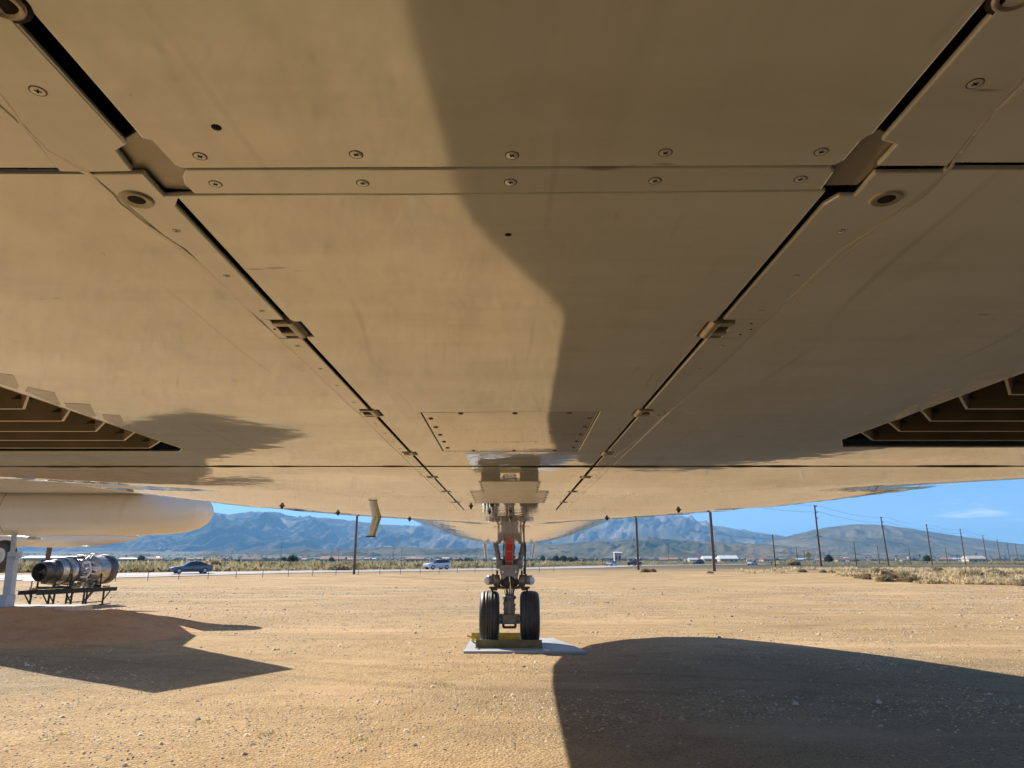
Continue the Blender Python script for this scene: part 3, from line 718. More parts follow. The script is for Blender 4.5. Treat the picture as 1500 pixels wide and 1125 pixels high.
# thin dark patches painted as shade mirrored in the skin beside the louvre frames
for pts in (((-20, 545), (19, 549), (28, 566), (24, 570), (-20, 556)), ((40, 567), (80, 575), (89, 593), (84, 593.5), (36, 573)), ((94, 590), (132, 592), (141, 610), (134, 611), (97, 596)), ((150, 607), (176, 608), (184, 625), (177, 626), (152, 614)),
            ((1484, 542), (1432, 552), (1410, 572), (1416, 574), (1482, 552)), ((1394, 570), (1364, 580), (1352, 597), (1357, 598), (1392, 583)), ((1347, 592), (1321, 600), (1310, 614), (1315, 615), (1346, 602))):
    panel('mirrored_shade_patch', bps(*pts), 'mirrored_shade_tint', HB-0.0003, 0.0005, 0)
# rollers in the aft slots
for (x, y) in (BP(2, 4), BP(1490, -8)):
    MB().lathe([(0.004, 0.0105), (-0.001, 0.0100), (-0.002, 0.0075), (0.002, 0.006), (0.002, 0)], (x, y, HB), (0, 0, 1), 20).build('roller', 'hinge_metal', plane)
    MB().lathe([(0, 0.0125), (0.0002, 0.0125), (0.0002, 0)], (x, y, HB), (0, 0, -1), 20).build('roller_recess', 'dark_gap', plane)

# screws: a countersunk ring with a cross recess
def screw_mesh(r):
    mb = MB()
    mb.mat(0).lathe([(0.00022, r*0.84), (0.00034, r*0.78), (0.00030, 0.0)], (0, 0, 0), (0, 0, -1), 18)
    mb.mat(1).lathe([(0.00012, r*1.02), (0.00026, r*0.94), (0.00022, r*0.82)], (0, 0, 0), (0, 0, -1), 18)
    mb.mat(2)
    for a in (0.3, 0.3+math.pi/2): mb.box((0, 0, -0.00033), (r*0.80, r*0.20, 0.0003), Matrix.Rotation(a, 3, 'Z'))
    me = mb.mesh('screw')
    for m in ('strip_paint', 'louver_metal', 'dark_gap'): me.materials.append(M[m])
    return me
SCREW = screw_mesh(0.0045); SCREW_S = screw_mesh(0.0030)
def screw(par, x, y, big=True, rz=None):
    o = obj('screw', SCREW if big else SCREW_S, par); o.location = (x, y, HB-(0.0004 if par.name.startswith('hinge_strip') else 0)); o.rotation_euler = (0, 0, random.random()*3 if rz is None else rz)
for (x, y) in ((-0.199, 0.385), (-0.099, 0.383), (0, 0.384), (0.097, 0.381), (0.195, 0.380)): screw(aft, x, y)
for (x, y) in ((-0.203, 0.418), (-0.102, 0.417), (-0.001, 0.416), (0.097, 0.414), (0.195, 0.412)): screw(stripc, x, y, True)
screw(strips_l[0], -0.260, 0.322); screw(strips_r[0], 0.250, 0.316)
for s, st in ((-1, strips_l), (1, strips_r)):
    xm = -0.262 if s < 0 else 0.257
    for y in (0.486, 0.573, 0.662): screw(st[1], xm+0.006*(y-0.49)*10*(-s)*0+(0.004 if s < 0 else 0)*(y > 0.5), y, False)
    for y in (0.78, 0.88, 0.97, 1.08): screw(st[2], -0.257 if s < 0 else 0.252, y, False)
    for y in (1.26, 1.36, 1.46, 1.55): screw(st[3], -0.257 if s < 0 else 0.252, y, False)
    for y in (1.69, 1.77, 1.83): screw(st[4], -0.257 if s < 0 else 0.252, y, False)
    for k, rng_ in ((5, (1.90, 1.98, 2.04)), (6, (2.18, 2.28, 2.38, 2.47)), (7, (2.63, 2.73, 2.83, 2.94))):
        for y in rng_: screw(st[k], -0.257 if s < 0 else 0.252, y, False)
FAST = MB().lathe([(0, 0.0046), (0.0012, 0.004), (0.0016, 0)], (0, 0, 0), (0, 0, -1), 12).mesh('fastener'); FAST.materials.append(M['louver_metal'])
for i in range(5):
    for x in (AC[0][0]+0.010, AC[1][0]-0.010):
        f = (i+0.6)/5.2; o = obj('fastener', FAST, acc); o.location = (x, 1.163+0.43*f, -0.0002)
for i in range(3):
    for y in (1.170, 1.586): o = obj('fastener', FAST, acc); o.location = (-0.09+0.095*i, y, -0.0002)
# open drain holes and the two ringed sockets
def hole_disc(par, x, y, r):
    MB().lathe([(0, r*1.06), (0.0003, r), (0.0003, 0)], (x, y, HB), (0, 0, -1), 16).build('drain_hole', 'dark_gap', par)
hole_disc(aft, -0.176, 0.355, 0.0029); hole_disc(main, -0.003, 0.493, 0.0026)
for (st, x, y) in ((strips_l[1], -0.2675, 0.438), (strips_r[1], 0.2665, 0.437)):
    mb = MB().lathe([(0, 0.0118), (0.0012, 0.0112), (0.0014, 0.0085), (0.0004, 0.0062), (0.0004, 0.006)], (x, y, HB-0.0004), (0, 0, -1), 22)
    mb.mat(1).lathe([(0.0002, 0.0064), (0.0005, 0.004), (0.0005, 0)], (x, y, HB-0.0004), (0, 0, -1), 18)
    mb.build('socket_ring', ('plate_paint', 'dark_gap'), st)
# worn stencil line on the access panel
mb = MB()
for i in range(26):
    if random.random() < 0.75:
        mb.box((-0.075+i*0.0052, 1.466+random.uniform(-0.003, 0.003), -0.0002), (random.uniform(0.0015, 0.0035), random.uniform(0.001, 0.008), 0.0003))
mb.build('stencil_marking', 'plate_paint', acc)
# drains and the blade aerial under the belly
for (px, py) in ((413, 743), (495, 752), (600, 761), (994, 747), (889, 759), (721, 738), (717, 749), (690, 741), (748, 748), (748, 757)):
    x, y = BP(px, py); fx = x/interp(RT, y)
    z = low(fx, y)[2]; r = 0.0075 if abs(x) > 0.3 else 0.006
    MB().lathe([(-0.004, r*1.9), (0.001, r*1.8), (0.006, r), (0.014, r*0.75), (0.016, 0)], (x, y, z), (0, 0, -1), 14).build('drain_port', 'gear_dark', plane)
ax_, ay_ = BP(552, 759); az_ = low(ax_/RF, ay_)[2]
mb = MB(); rws = []
for (t, c, off) in ((-0.06, 0.056, 0.02), (0.0, 0.056, 0.0), (0.11, 0.046, -0.028)):
    rws.append([(ax_+off+c/2*math.cos(a), ay_+0.010*math.sin(a), az_-t) for a in np.linspace(0, 2*math.pi, 13)])
mb.grid(rws, True); mb.add([rws[-1][i] for i in range(12)], [tuple(range(12))])
mb.mat(1).box((ax_-0.029, ay_, az_-0.113), (0.052, 0.024, 0.008))
mb.build('blade_aerial', ('strip_paint', 'gear_dark'), plane)
# seams on the forward hull
for f in (-0.42, 0.42, -0.2, 0.2):
    rws = []
    for y in np.linspace(5.2, 15, 50):
        a, b = low(f-0.0012, y), low(f+0.0012, y); rws.append([(a[0], a[1], a[2]-0.003), (b[0], b[1], b[2]-0.003)])
    MB().grid(rws, True).build('skin_seam', 'plate_paint', plane)
for y in (3.499, 4.25, 7.4, 9.6):
    fr = np.linspace(-0.9, 0.9, 90); rws = [[(p[0], p[1], p[2]-0.0015) for p in (low(f, y), low(f, y+0.004+0.0008*y))] for f in fr]
    MB().grid(rws, True, True).build('skin_seam', 'plate_paint', plane)

# ------------------------------------------------------------------ nose gear
GX, GY = -0.06, 16.75
K = 0.01592
def gp(px, py, dy=0.0): return Vector((GX+(px-746)*K, GY+dy, P(px, py, GY).z))
leg = MB()
leg.lathe([(0, 0.125), (0.62, 0.125), (0.64, 0.145), (0.70, 0.145), (0.72, 0.13), (0.9, 0.13)], (GX, GY, 1.55), (0, 0, 1), 22)
ng = leg.build('nose_gear', 'gear_grey', plane)
MB().lathe([(0, 0.088), (0.45, 0.088)], (GX+0.02, GY, 1.12), (0, 0, 1), 20).build('piston', 'chrome', ng)
mb = MB().lathe([(0, 0.0), (0.0, 0.125), (0.05, 0.135), (0.20, 0.135), (0.22, 0.12), (0.33, 0.12), (0.35, 0.15), (0.38, 0.15), (0.40, 0.11), (0.46, 0.11)], (GX, GY, 0.70), (0, 0, 1), 20)
for z in (0.80, 1.04, 1.09): mb.lathe([(0, 0.12), (0.0, 0.15), (0.025, 0.15), (0.025, 0.12)], (GX, GY, z), (0, 0, 1), 20)
for s in (-1, 1):
    mb.box((GX+s*0.13, GY-0.02, 1.07), (0.05, 0.06, 0.05), None, 0.008); mb.box((GX+s*0.09, GY-0.11, 0.86), (0.03, 0.03, 0.26), None, 0.006)
mb.path([(GX-0.11, GY-0.1, 1.1), (GX-0.13, GY-0.13, 0.95), (GX-0.10, GY-0.14, 0.75)], 0.012, 8)
mb.build('lower_strut', 'gear_grey', ng)
mb = MB().box((GX, GY, 0.60), (0.36, 0.30, 0.22), None, 0.04); mb.tube((GX-0.56, GY, 0.60), (GX+0.56, GY, 0.60), 0.075, None, 16)
mb.tube((GX-0.24, GY, 0.60), (GX+0.24, GY, 0.60), 0.115, None, 16)
mb.box((GX, GY-0.155, 0.615), (0.03, 0.03, 0.09), Matrix.Rotation(0.4, 3, 'Y'), 0.005)
mb.build('axle', 'gear_grey', ng)
mb = MB().box((GX, GY-0.05, 0.42), (0.30, 0.06, 0.055), None, 0.02); mb.tube((GX-0.14, GY-0.05, 0.42), (GX-0.14, GY-0.05, 0.5), 0.03); mb.tube((GX+0.14, GY-0.05, 0.42), (GX+0.14, GY-0.05, 0.5), 0.03)
mb.build('towing_lug', 'gear_dark', ng)
TYRE = [(-0.215, 0.29), (-0.222, 0.34), (-0.225, 0.44), (-0.215, 0.50), (-0.19, 0.545), (-0.15, 0.570), (-0.105, 0.580), (-0.10, 0.572), (-0.09, 0.572), (-0.085, 0.583), (-0.03, 0.587), (-0.025, 0.578), (-0.015, 0.578), (-0.01, 0.588), (0.01, 0.588), (0.015, 0.578), (0.025, 0.578), (0.03, 0.587), (0.085, 0.583), (0.09, 0.572), (0.10, 0.572), (0.105, 0.580), (0.15, 0.570), (0.19, 0.545), (0.215, 0.50), (0.225, 0.44), (0.222, 0.34), (0.215, 0.29)]
for s in (-1, 1):
    wx = GX+s*0.465+0.005
    wh = MB().lathe(TYRE, (wx, GY, 0.645), (1, 0, 0), 48).build('tyre', 'tyre_rubber', ng)
    MB().lathe([(-0.2, 0.30), (-0.19, 0.27), (-0.10, 0.24), (-0.08, 0.12), (-0.14, 0.10), (-0.15, 0)], (wx, GY, 0.645), (1, 0, 0), 32).lathe([(0.2, 0.30), (0.19, 0.27), (0.10, 0.24), (0.08, 0.12), (0.14, 0.10), (0.15, 0)], (wx, GY, 0.645), (1, 0, 0), 32).build('wheel_rim', 'gear_grey', ng)
# steering collar with the two forward lamps seen from behind
mb = MB().lathe([(0, 0.17), (0.03, 0.20), (0.22, 0.20), (0.25, 0.17)], (GX, GY, 1.33), (0, 0, 1), 20)
mb.box((GX, GY-0.05, 1.30), (0.95, 0.16, 0.05), None, 0.012); mb.box((GX, GY, 1.44), (0.74, 0.22, 0.09), None, 0.02)
for s in (-1, 1):
    mb.box((GX+s*0.30, GY-0.02, 1.46), (0.14, 0.26, 0.26), None, 0.03); mb.box((GX+s*0.36, GY-0.04, 1.26), (0.16, 0.14, 0.05), None, 0.01)
    mb.tube((GX+s*0.22, GY-0.14, 1.36), (GX+s*0.40, GY-0.10, 1.60), 0.03); mb.tube((GX+s*0.15, GY-0.1, 1.28), (GX+s*0.46, GY-0.05, 1.48), 0.025)
    mb.box((GX+s*0.29, GY-0.1, 1.63), (0.05, 0.05, 0.12), None, 0.01)
mb.build('steering_collar', 'gear_dark', ng)
for s in (-1, 1):
    mb = MB().lathe([(0, 0.07), (0.03, 0.095), (0.18, 0.11), (0.2, 0.112), (0.21, 0.0)], (GX+s*0.34, GY-0.02, 1.47), (s*0.82, -0.57, 0), 18)
    mb.tube((GX+s*0.24, GY-0.08, 1.47), (GX+s*0.38, GY-0.13, 1.47), 0.085, 0.10, 16)
    hl = mb.build('steering_actuator', 'gear_grey', ng)
    MB().lathe([(0, 0.10), (0.012, 0.095), (0.02, 0)], (GX+s*0.5, GY-0.15, 1.46), (s*0.35, -0.93, 0), 18).build('lamp_back', 'lamp_glass', ng)
pl = [(-0.20, 1.80), (0.20, 1.80), (0.215, 1.70), (0.20, 1.60), (0.15, 1.50), (0.06, 1.57), (-0.06, 1.57), (-0.15, 1.50), (-0.20, 1.60), (-0.215, 1.70)]
mb = MB(); n = len(pl); vs = [(GX+x, GY-0.30, z) for x, z in pl]+[(GX+x, GY-0.22, z) for x, z in pl]
mb.add(vs, [tuple(range(n-1, -1, -1)), tuple(range(n, 2*n))]+[(i, n+i, n+(i+1) % n, (i+1) % n) for i in range(n)])
mb.build('torque_plate', 'gear_grey', ng, None, 0.012)
mb = MB()
for x in (-0.15, 0.15): mb.tube((GX+x, GY-0.31, 1.66), (GX+x, GY-0.29, 1.66), 0.018)
mb.tube((GX+0.0, GY-0.25, 1.56), (GX+0.03, GY-0.22, 1.22), 0.018); mb.build('link_rod', 'chrome', ng)
# red flag panel in front of the leg
mb = MB().box((GX, GY-0.2, 2.05), (0.145, 0.035, 0.72), None, 0.008); rp_ = mb.build('red_panel', 'red_paint', ng)
mb = MB()
for s in (-1, 1): mb.box((GX+s*0.082, GY-0.205, 2.05), (0.018, 0.05, 0.74), None, 0.004)
for z in (1.90, 2.12): mb.box((GX, GY-0.224, z), (0.15, 0.008, 0.02))
mb.build('panel_edge', 'gear_grey', rp_)
for s in (-1, 1):
    mb = MB().tube((GX+s*0.40, GY+0.25, 2.65), (GX+s*0.23, GY-0.05, 1.80), 0.065, 0.055, 14)
    mb.tube((GX+s*0.36, GY+0.18, 2.45), (GX+s*0.345, GY+0.15, 2.36), 0.075, None, 14); mb.tube((GX+s*0.29, GY+0.05, 2.08), (GX+s*0.28, GY+0.04, 2.04), 0.072, None, 14)
    mb.tube((GX+s*0.26, GY, 1.92), (GX+s*0.12, GY, 1.85), 0.075, None, 14); mb.box((GX+s*0.24, GY-0.04, 1.82), (0.15, 0.18, 0.2), None, 0.03)
    mb.build('drag_brace', 'gear_grey', ng)
    rws = []
    for (z, x, c) in ((2.75, 0.66, 0.5), (2.3, 0.60, 0.5), (1.97, 0.555, 0.42)):
        rws.append([(GX+s*x+0.05*math.cos(a)*0.9, GY+0.2+c/2*math.sin(a), z) for a in np.linspace(0, 2*math.pi, 13)])
    mb = MB().grid(rws, False); mb.add(rws[-1][:12], [tuple(range(12))]); mb.build('gear_door', 'belly_paint', plane)
MB().tube((GX+0.385, GY+0.1, 2.6), (GX+0.365, GY, 1.60), 0.022).tube((GX+0.36, GY, 1.75), (GX+0.36, GY, 1.60), 0.035).build('actuator_rod', 'gear_dark', ng)
mb = MB()
for (a, b, c) in (((-0.10, -0.15, 1.78), (-0.16, -0.2, 1.6), (-0.2, -0.16, 1.38)), ((0.1, -0.15, 1.78), (0.17, -0.2, 1.6), (0.15, -0.16, 1.38)), ((-0.13, 0.0, 2.5), (-0.15, -0.05, 2.1), (-0.12, -0.1, 1.8)), ((-0.05, -0.22, 1.5), (-0.09, -0.2, 1.3), (-0.05, -0.12, 1.1)), ((0.06, -0.22, 1.5), (0.11, -0.2, 1.32), (0.09, -0.12, 1.1))):
    mb.path([(GX+a[0], GY+a[1], a[2]), (GX+b[0], GY+b[1], b[2]), (GX+c[0], GY+c[1], c[2])], 0.011, 7)
mb.build('hydraulic_hose', 'gear_dark', ng)

mb = MB()
for z in (1.62, 1.78, 1.98, 2.2): mb.lathe([(0, 0.126), (0.0, 0.142), (0.03, 0.142), (0.03, 0.126)], (GX, GY, z), (0, 0, 1), 20)
for (x, z) in ((-0.12, 0.95), (0.12, 0.92), (-0.1, 1.0)): mb.box((GX+x, GY-0.1, z), (0.05, 0.04, 0.05), None, 0.008)
mb.build('clamp', 'gear_dark', ng)
mb = MB()
for i in range(5):
    a0 = -0.16+0.08*i
    mb.path([(GX+a0, GY-0.2, 1.52), (GX+a0*1.3, GY-0.27, 1.40+0.03*(i % 2)), (GX+a0*0.7, GY-0.2, 1.24), (GX+a0*0.5, GY-0.12, 1.1)], 0.008, 6)
mb.build('cable', 'gear_dark', ng)
# steel plate and chocks under the nose wheels
PZ = 0.055
mb = MB().prism([(-1.03, 15.42), (1.60, 15.42), (1.05, 17.95), (-1.0, 18.0)], 0.0, PZ)
tag(mb.build('ground_plate', 'steel_plate', None, None, 0.006), 'flat grey steel plate on the dirt under the nose wheels', 'steel plate')
def chock(name, x0, x1, y, h, m, label, strap=False):
    e = empty(name, ((x0+x1)/2, y, PZ)); tag(e, label, 'wheel chock', 'yellow chocks at the nose wheels')
    c = (x1-x0)
    prof = [(-0.09, 0), (0.09, 0), (0.09, 0.02), (0.02, 0.03), (0.012, h), (-0.012, h), (-0.02, 0.03), (-0.09, 0.02)]
    n = len(prof); vs = [(-c/2, p, z+0.001) for p, z in prof]+[(c/2, p, z+0.001) for p, z in prof]
    MB().add(vs, [tuple(range(n)), tuple(range(2*n-1, n-1, -1))]+[(i, n+i, n+(i+1) % n, (i+1) % n) for i in range(n)]).build('bar', m, e)
    for s in (-1, 1):
        MB().box((s*(c/2-0.02), 0.06, h*0.45), (0.03, 0.1, h*0.8), None, 0.006).build('end_plate', m, e)
    if strap:
        pts = [(-c/2-0.1+0.14*math.cos(a), 0.12+0.5*math.sin(a)*0.6, 0.03+0.2*abs(math.sin(a*0.5))) for a in np.linspace(-1.4, 2.4, 10)]
        MB().path(pts, 0.018, 7).build('rope', 'yellow_paint', e)
chock('wheel_chock', -0.80, 0.66, 15.98, 0.165, 'chock_yellow_shaded', 'long yellow chock coloured olive as in shade, in front of the nose wheels, nearest the camera', True)
chock('wheel_chock', -0.98, 0.32, 17.5, 0.17, 'yellow_paint', 'long yellow chock behind the nose wheels, partly hidden')

# ------------------------------------------------------------------ white aircraft at the left
wa = empty('parked_aircraft', (-14, 25, 0)); tag(wa, 'cream white parked aircraft with rounded nose end, raised on posts at the left', 'aircraft')
def wpart(mb, name, m, par=None, bevel=0): 
    return mb.build(name, m, par or wa, wa.matrix_world.translation if False else (-14, 25, 0) if par is None else (-14, 25, 0), bevel)
tip = P(312, 751, 25.0); R0 = 0.84
AXD = Vector((-1, -0.05, 0.0)).normalized()
prof = [(0, 0.0), (0.02, 0.12), (0.08, 0.26), (0.2, 0.42), (0.45, 0.58), (0.8, 0.69), (1.3, 0.765), (2.0, 0.815), (3.0, R0), (6.2, R0), (6.22, R0-0.006), (6.25, R0-0.006), (6.27, R0), (14, R0), (20, 0.7), (24, 0.25)]
fz = wpart(MB().lathe(prof, tip+Vector((0, 0, 0.02)), AXD, 40), 'fuselage', 'cream_paint')
for t_ in (6.9,):
    wpart(MB().lathe([(t_, R0+0.002 if t_ > 3 else 0.823), (t_+0.012, R0+0.003 if t_ > 3 else 0.825), (t_+0.024, R0+0.002 if t_ > 3 else 0.826)], tip+Vector((0, 0, 0.02)), AXD, 40), 'seam', 'plate_paint')
# far-side tank and tail cone seen below the fuselage
t2 = P(209, 787, 31.0)
wpart(MB().lathe([(0, 0.0), (0.3, 0.09), (0.9, 0.2), (1.8, 0.31), (3.0, 0.38), (4.6, 0.36), (7, 0.2), (8.4, 0.0)], t2, (-1, 0.12, -0.015), 24), 'drop_tank', 'cream_paint')
wpart(MB().lathe([(0, 0.0), (0.25, 0.08), (0.8, 0.2), (1.6, 0.34), (2.6, 0.44), (6, 0.46)], P(66, 790, 27.5), (-1, -0.05, -0.09), 24), 'belly_tank', 'cream_paint')
# near wing, hidden above our belly; it throws the pointed shadow
ZW = 4.2
def sh(x, y, z): return Vector((x-SUN_A*z, y+SUN_B*z, z))
wp_ = [sh(-4.0, 13.3, ZW), sh(-5.4, 11.05, ZW), sh(-9.6, 13.75, ZW), sh(-16, 15.5, ZW), sh(-27, 18.5, ZW), sh(-27, 23.5, ZW), sh(-9.9, 20.9, ZW), sh(-8.4, 19.2, ZW), sh(-7.7, 16.9, ZW)]
vs = wp_+[v+Vector((0, 0, 0.10)) for v in wp_]; n = 9
wpart(MB().add(vs, [tuple(range(n)), tuple(range(2*n-1, n-1, -1))]+[(i, n+i, n+(i+1) % n, (i+1) % n) for i in range(n)]), 'wing', 'cream_paint')
lb = P(20, 789, 24.3); le = P(13, 815, 24.0)
mb = MB().tube(lb+Vector((0, 0, 0.15)), P(19, 806, 24.0), 0.09, 0.075, 12); mb.tube(P(19, 806, 24.0), le, 0.07, 0.07, 12); mb.box(P(50, 788.5, 25.0), (0.30, 0.3, 0.1), None, 0.02)
wpart(mb, 'gear_leg', 'post_grey')
wc = P(4, 814, 24.25)
ty = MB().lathe([(t*0.6, r*0.90) for t, r in TYRE], wc, (0.25, 1, 0), 36)
ty = wpart(ty, 'wheel', 'tyre_rubber')
mb = MB().lathe([(-0.13, 0.29), (-0.12, 0.26), (-0.09, 0.24), (-0.10, 0.10), (-0.12, 0.08), (-0.12, 0)], wc, (0.25, 1, 0), 28)
r_ = wpart(mb, 'rim', 'lamp_glass', ty)

st = empty('support_post', P(10, 884, 22.6)); tag(st, 'grey square steel post holding up the white aircraft wheel', 'support post')
so = st.location.copy()
def spart(mb, name, m, bevel=0): return mb.build(name, m, st, so, bevel)
ta, tb = P(20, 810, 22.6), P(11, 884, 22.6)
dirv = (ta-tb); Rm = dirv.to_track_quat('Z', 'X').to_matrix()
spart(MB().box((ta+tb)/2, (0.24, 0.22, dirv.length), Rm, 0.01), 'column', 'post_grey')
spart(MB().box(P(6, 880, 22.4), (0.40, 0.42, 0.36), None, 0.015), 'foot', 'post_grey')
spart(MB().box(P(22, 812, 22.55), (0.30, 0.28, 0.16), Rm, 0.02).tube(P(26, 816, 22.3), P(26, 816, 22.7), 0.07), 'head', 'post_grey')
mb = MB().box((-18.2, 22.9, 0.36), (8.5, 1.9, 0.30), None, 0.03)
tag(mb.build('concrete_pad', 'concrete', None), 'pale concrete pad on top of the dirt mound', 'concrete pad')

# ------------------------------------------------------------------ engine on its stand
ea, eb = P(58, 838, 29.4), P(156, 833.5, 33.2); ed = (eb-ea); EL = ed.length; edn = ed.normalized()
eng = empty('jet_engine', ea); tag(eng, 'bare jet engine with dark nozzle and silver casing on a black stand', 'jet engine')
def epart(mb, name, m): return mb.build(name, m, eng, ea)
k = EL/3.8
def ep(t): return ea+edn*t*k
def kk(p): return [(t*k, r*0.88) for t, r in p]
epart(MB().lathe(kk([(0.0, 0.40), (0.0, 0.44), (0.28, 0.48), (0.30, 0.51), (0.34, 0.48), (0.62, 0.52), (0.64, 0.57), (0.70, 0.57)]), ea, edn, 30).lathe(kk([(0.0, 0.40), (0.5, 0.36)]), ea, edn, 30), 'exhaust_nozzle', 'engine_dark')
epart(MB().lathe(kk([(-0.06, 0.0), (0.1, 0.07), (0.32, 0.18), (0.5, 0.36)]), ea, edn, 20), 'exhaust_cone', 'engine_steel')
epart(MB().lathe(kk([(0.68, 0.50), (0.70, 0.57), (1.0, 0.61), (1.01, 0.65), (1.05, 0.65), (1.06, 0.62), (1.45, 0.64), (1.46, 0.68), (1.50, 0.68), (1.52, 0.58), (1.7, 0.50)]), ea, edn, 32), 'turbine_casing', 'engine_steel')
epart(MB().lathe(kk([(0.995, 0.62), (0.995, 0.66), (1.055, 0.66), (1.055, 0.62)]), ea, edn, 32).lathe(kk([(1.452, 0.64), (1.452, 0.69), (1.508, 0.69), (1.508, 0.64)]), ea, edn, 32), 'casing_flange', 'engine_dark')
epart(MB().lathe(kk([(1.6, 0.52), (2.35, 0.52), (2.37, 0.58), (2.43, 0.58)]), ea, edn, 28), 'compressor_casing', 'engine_steel')
epart(MB().lathe(kk([(2.35, 0.55), (2.40, 0.64), (2.8, 0.67), (2.82, 0.70), (2.86, 0.68), (3.4, 0.71)]), ea, edn, 32), 'inlet_casing', 'engine_bronze')
epart(MB().lathe(kk([(3.35, 0.71), (3.37, 0.755), (3.76, 0.76), (3.8, 0.72), (3.72, 0.66), (3.5, 0.62)]), ea, edn, 32), 'inlet_ring', 'engine_dark')
u_ = Vector((0, 0, 1)); s_ = edn.cross(u_).normalized(); s_ = s_ if s_.y < 0 else -s_
def er(t, ang, r): return ep(t)+(u_*math.sin(ang)+s_*math.cos(ang))*r
rng2 = random.Random(5)
for i in range(20):
    t0 = rng2.uniform(1.5, 2.1); t1 = t0+rng2.uniform(0.3, 0.9); a0 = rng2.uniform(-1.6, 1.5); a1 = a0+rng2.uniform(-0.5, 0.5); rr = rng2.uniform(0.55, 0.68)
    epart(MB().path([er(t0, a0, 0.5), er(t0+0.05, a0, rr), er((t0+t1)/2, (a0+a1)/2, rr+0.02), er(t1, a1, rr), er(t1+0.03, a1, 0.5)], rng2.choice((0.018, 0.025, 0.04)), 7), 'pipe', rng2.choice(('engine_pipe', 'engine_steel', 'engine_dark')))
epart(MB().path([er(1.6, 0.5, 0.66), er(1.95, 0.5, 0.70), er(1.98, 0.0, 0.72), er(1.85, -0.4, 0.70), er(1.6, -0.45, 0.62)], 0.05, 9), 'bleed_pipe', 'lamp_glass')
for i in range(9):
    t0 = 1.5+i*0.17; epart(MB().box(er(t0, -1.35+rng2.uniform(-0.25, 0.3), 0.66+rng2.uniform(-0.05, 0.05)), (rng2.uniform(0.12, 0.26), rng2.uniform(0.12, 0.25), rng2.uniform(0.1, 0.2)), None, 0.02), 'accessory', rng2.choice(('engine_steel', 'engine_dark', 'engine_bronze')))
epart(MB().box(er(2.1, 1.5, 0.62), (0.3, 0.2, 0.1), None, 0.02).box(er(2.75, 1.45, 0.68), (0.2, 0.2, 0.08), None, 0.02), 'top_mount', 'engine_pipe')

sb = P(101, 884, 31.0); sb.z = 0
stand = empty('engine_stand', sb); tag(stand, 'black steel trestle stand with yellow pads under the jet engine', 'engine stand')
def tpart(mb, name, m): return mb.build(name, m, stand, sb)
sd = Vector((edn.x, edn.y, 0)).normalized(); sn = Vector((-sd.y, sd.x, 0))
half = 2.25
c0 = sb+Vector((0, 0, 0.0))
def sp(u, v, z): return c0+sd*u+sn*v+Vector((0, 0, z))
Rz = Matrix.Rotation(math.atan2(sd.y, sd.x), 3, 'Z')
for v in (-0.42, 0.42):
    tpart(MB().box(sp(0, v, 0.66), (2*half, 0.10, 0.17), Rz, 0.01), 'beam', 'black_iron')
    for (u, du) in ((-1.62, -0.34), (-0.40, -0.34), (0.30, 0.42), (1.48, 0.42)):
        tpart(MB().box(sp(u, v, 0.30), (0.06, 0.06, 0.6), Rz, 0.005), 'leg', 'black_iron')
        tpart(MB().tube(sp(u, v, 0.18), sp(u+du, v, 0.6), 0.028, None, 6), 'brace', 'black_iron')
    for (a_, b_) in ((-1.62, -0.40), (0.30, 1.48)):
        tpart(MB().tube(sp(a_, v, 0.14), sp(b_, v, 0.14), 0.022, None, 6), 'rail', 'black_iron')
    for u in (-1.6, -0.3, 1.55):
        tpart(MB().box(sp(u, v-0.03, 0.79), (0.30, 0.16, 0.07), Rz, 0.02), 'pad', 'yellow_paint')
for u in (-1.4, -0.55, 1.2):
    for v in (-0.3, 0.3):
        tpart(MB().box(sp(u, v*1.35, 1.05), (0.06, 0.05, 0.62), Rz, 0.005), 'upright', 'black_iron')
    tpart(MB().box(sp(u, 0, 0.82), (0.08, 0.9, 0.1), Rz, 0.005), 'saddle', 'black_iron')
for (a_, b_) in ((-1.75, -1.45), (0.2, 0.75), (1.35, 1.95)):
    tpart(MB().box(sp((a_+b_)/2, -0.42, 0.02), (b_-a_, 0.12, 0.04), Rz), 'skid', 'wood_pole')

isn = P(46, 858, 40); isn.z = 0.0
ib = empty('information_sign', isn); tag(ib, 'small slanted information sign on one thin leg behind the engine', 'sign')
MB().tube((0, 0, 0), (0, 0, 0.85), 0.04).build('leg', 'sign_blue', ib)
MB().box((0, 0, 0.9), (0.75, 0.5, 0.04), Matrix.Rotation(0.3, 3, 'X'), 0.005).build('board', 'sign_blue', ib)

# ------------------------------------------------------------------ wire fence along the road
FA, FB = Vector((-46, 60, 0)), Vector((6, 101, 0))
fe = empty('wire_fence', (FA.x, FA.y, gz(FA.x, FA.y))); tag(fe, 'low wire fence with thin posts between field and road', 'fence')
nP = 25; fo = fe.location.copy(); tops = []
for i in range(nP):
    p = FA.lerp(FB, i/(nP-1)); z = gz(p.x, p.y); hh = 1.95 if i in (3,) else 0.80
    tops.append(Vector((p.x, p.y, z)))
    MB().tube((p.x, p.y, z-0.1), (p.x, p.y, z+hh), 0.035, None, 7).build('post', 'wire_metal', fe, fo)
for hh in (0.18, 0.46, 0.76):
    MB().path([t+Vector((0, 0, hh)) for t in tops], 0.007, 5).build('wire', 'wire_metal', fe, fo)

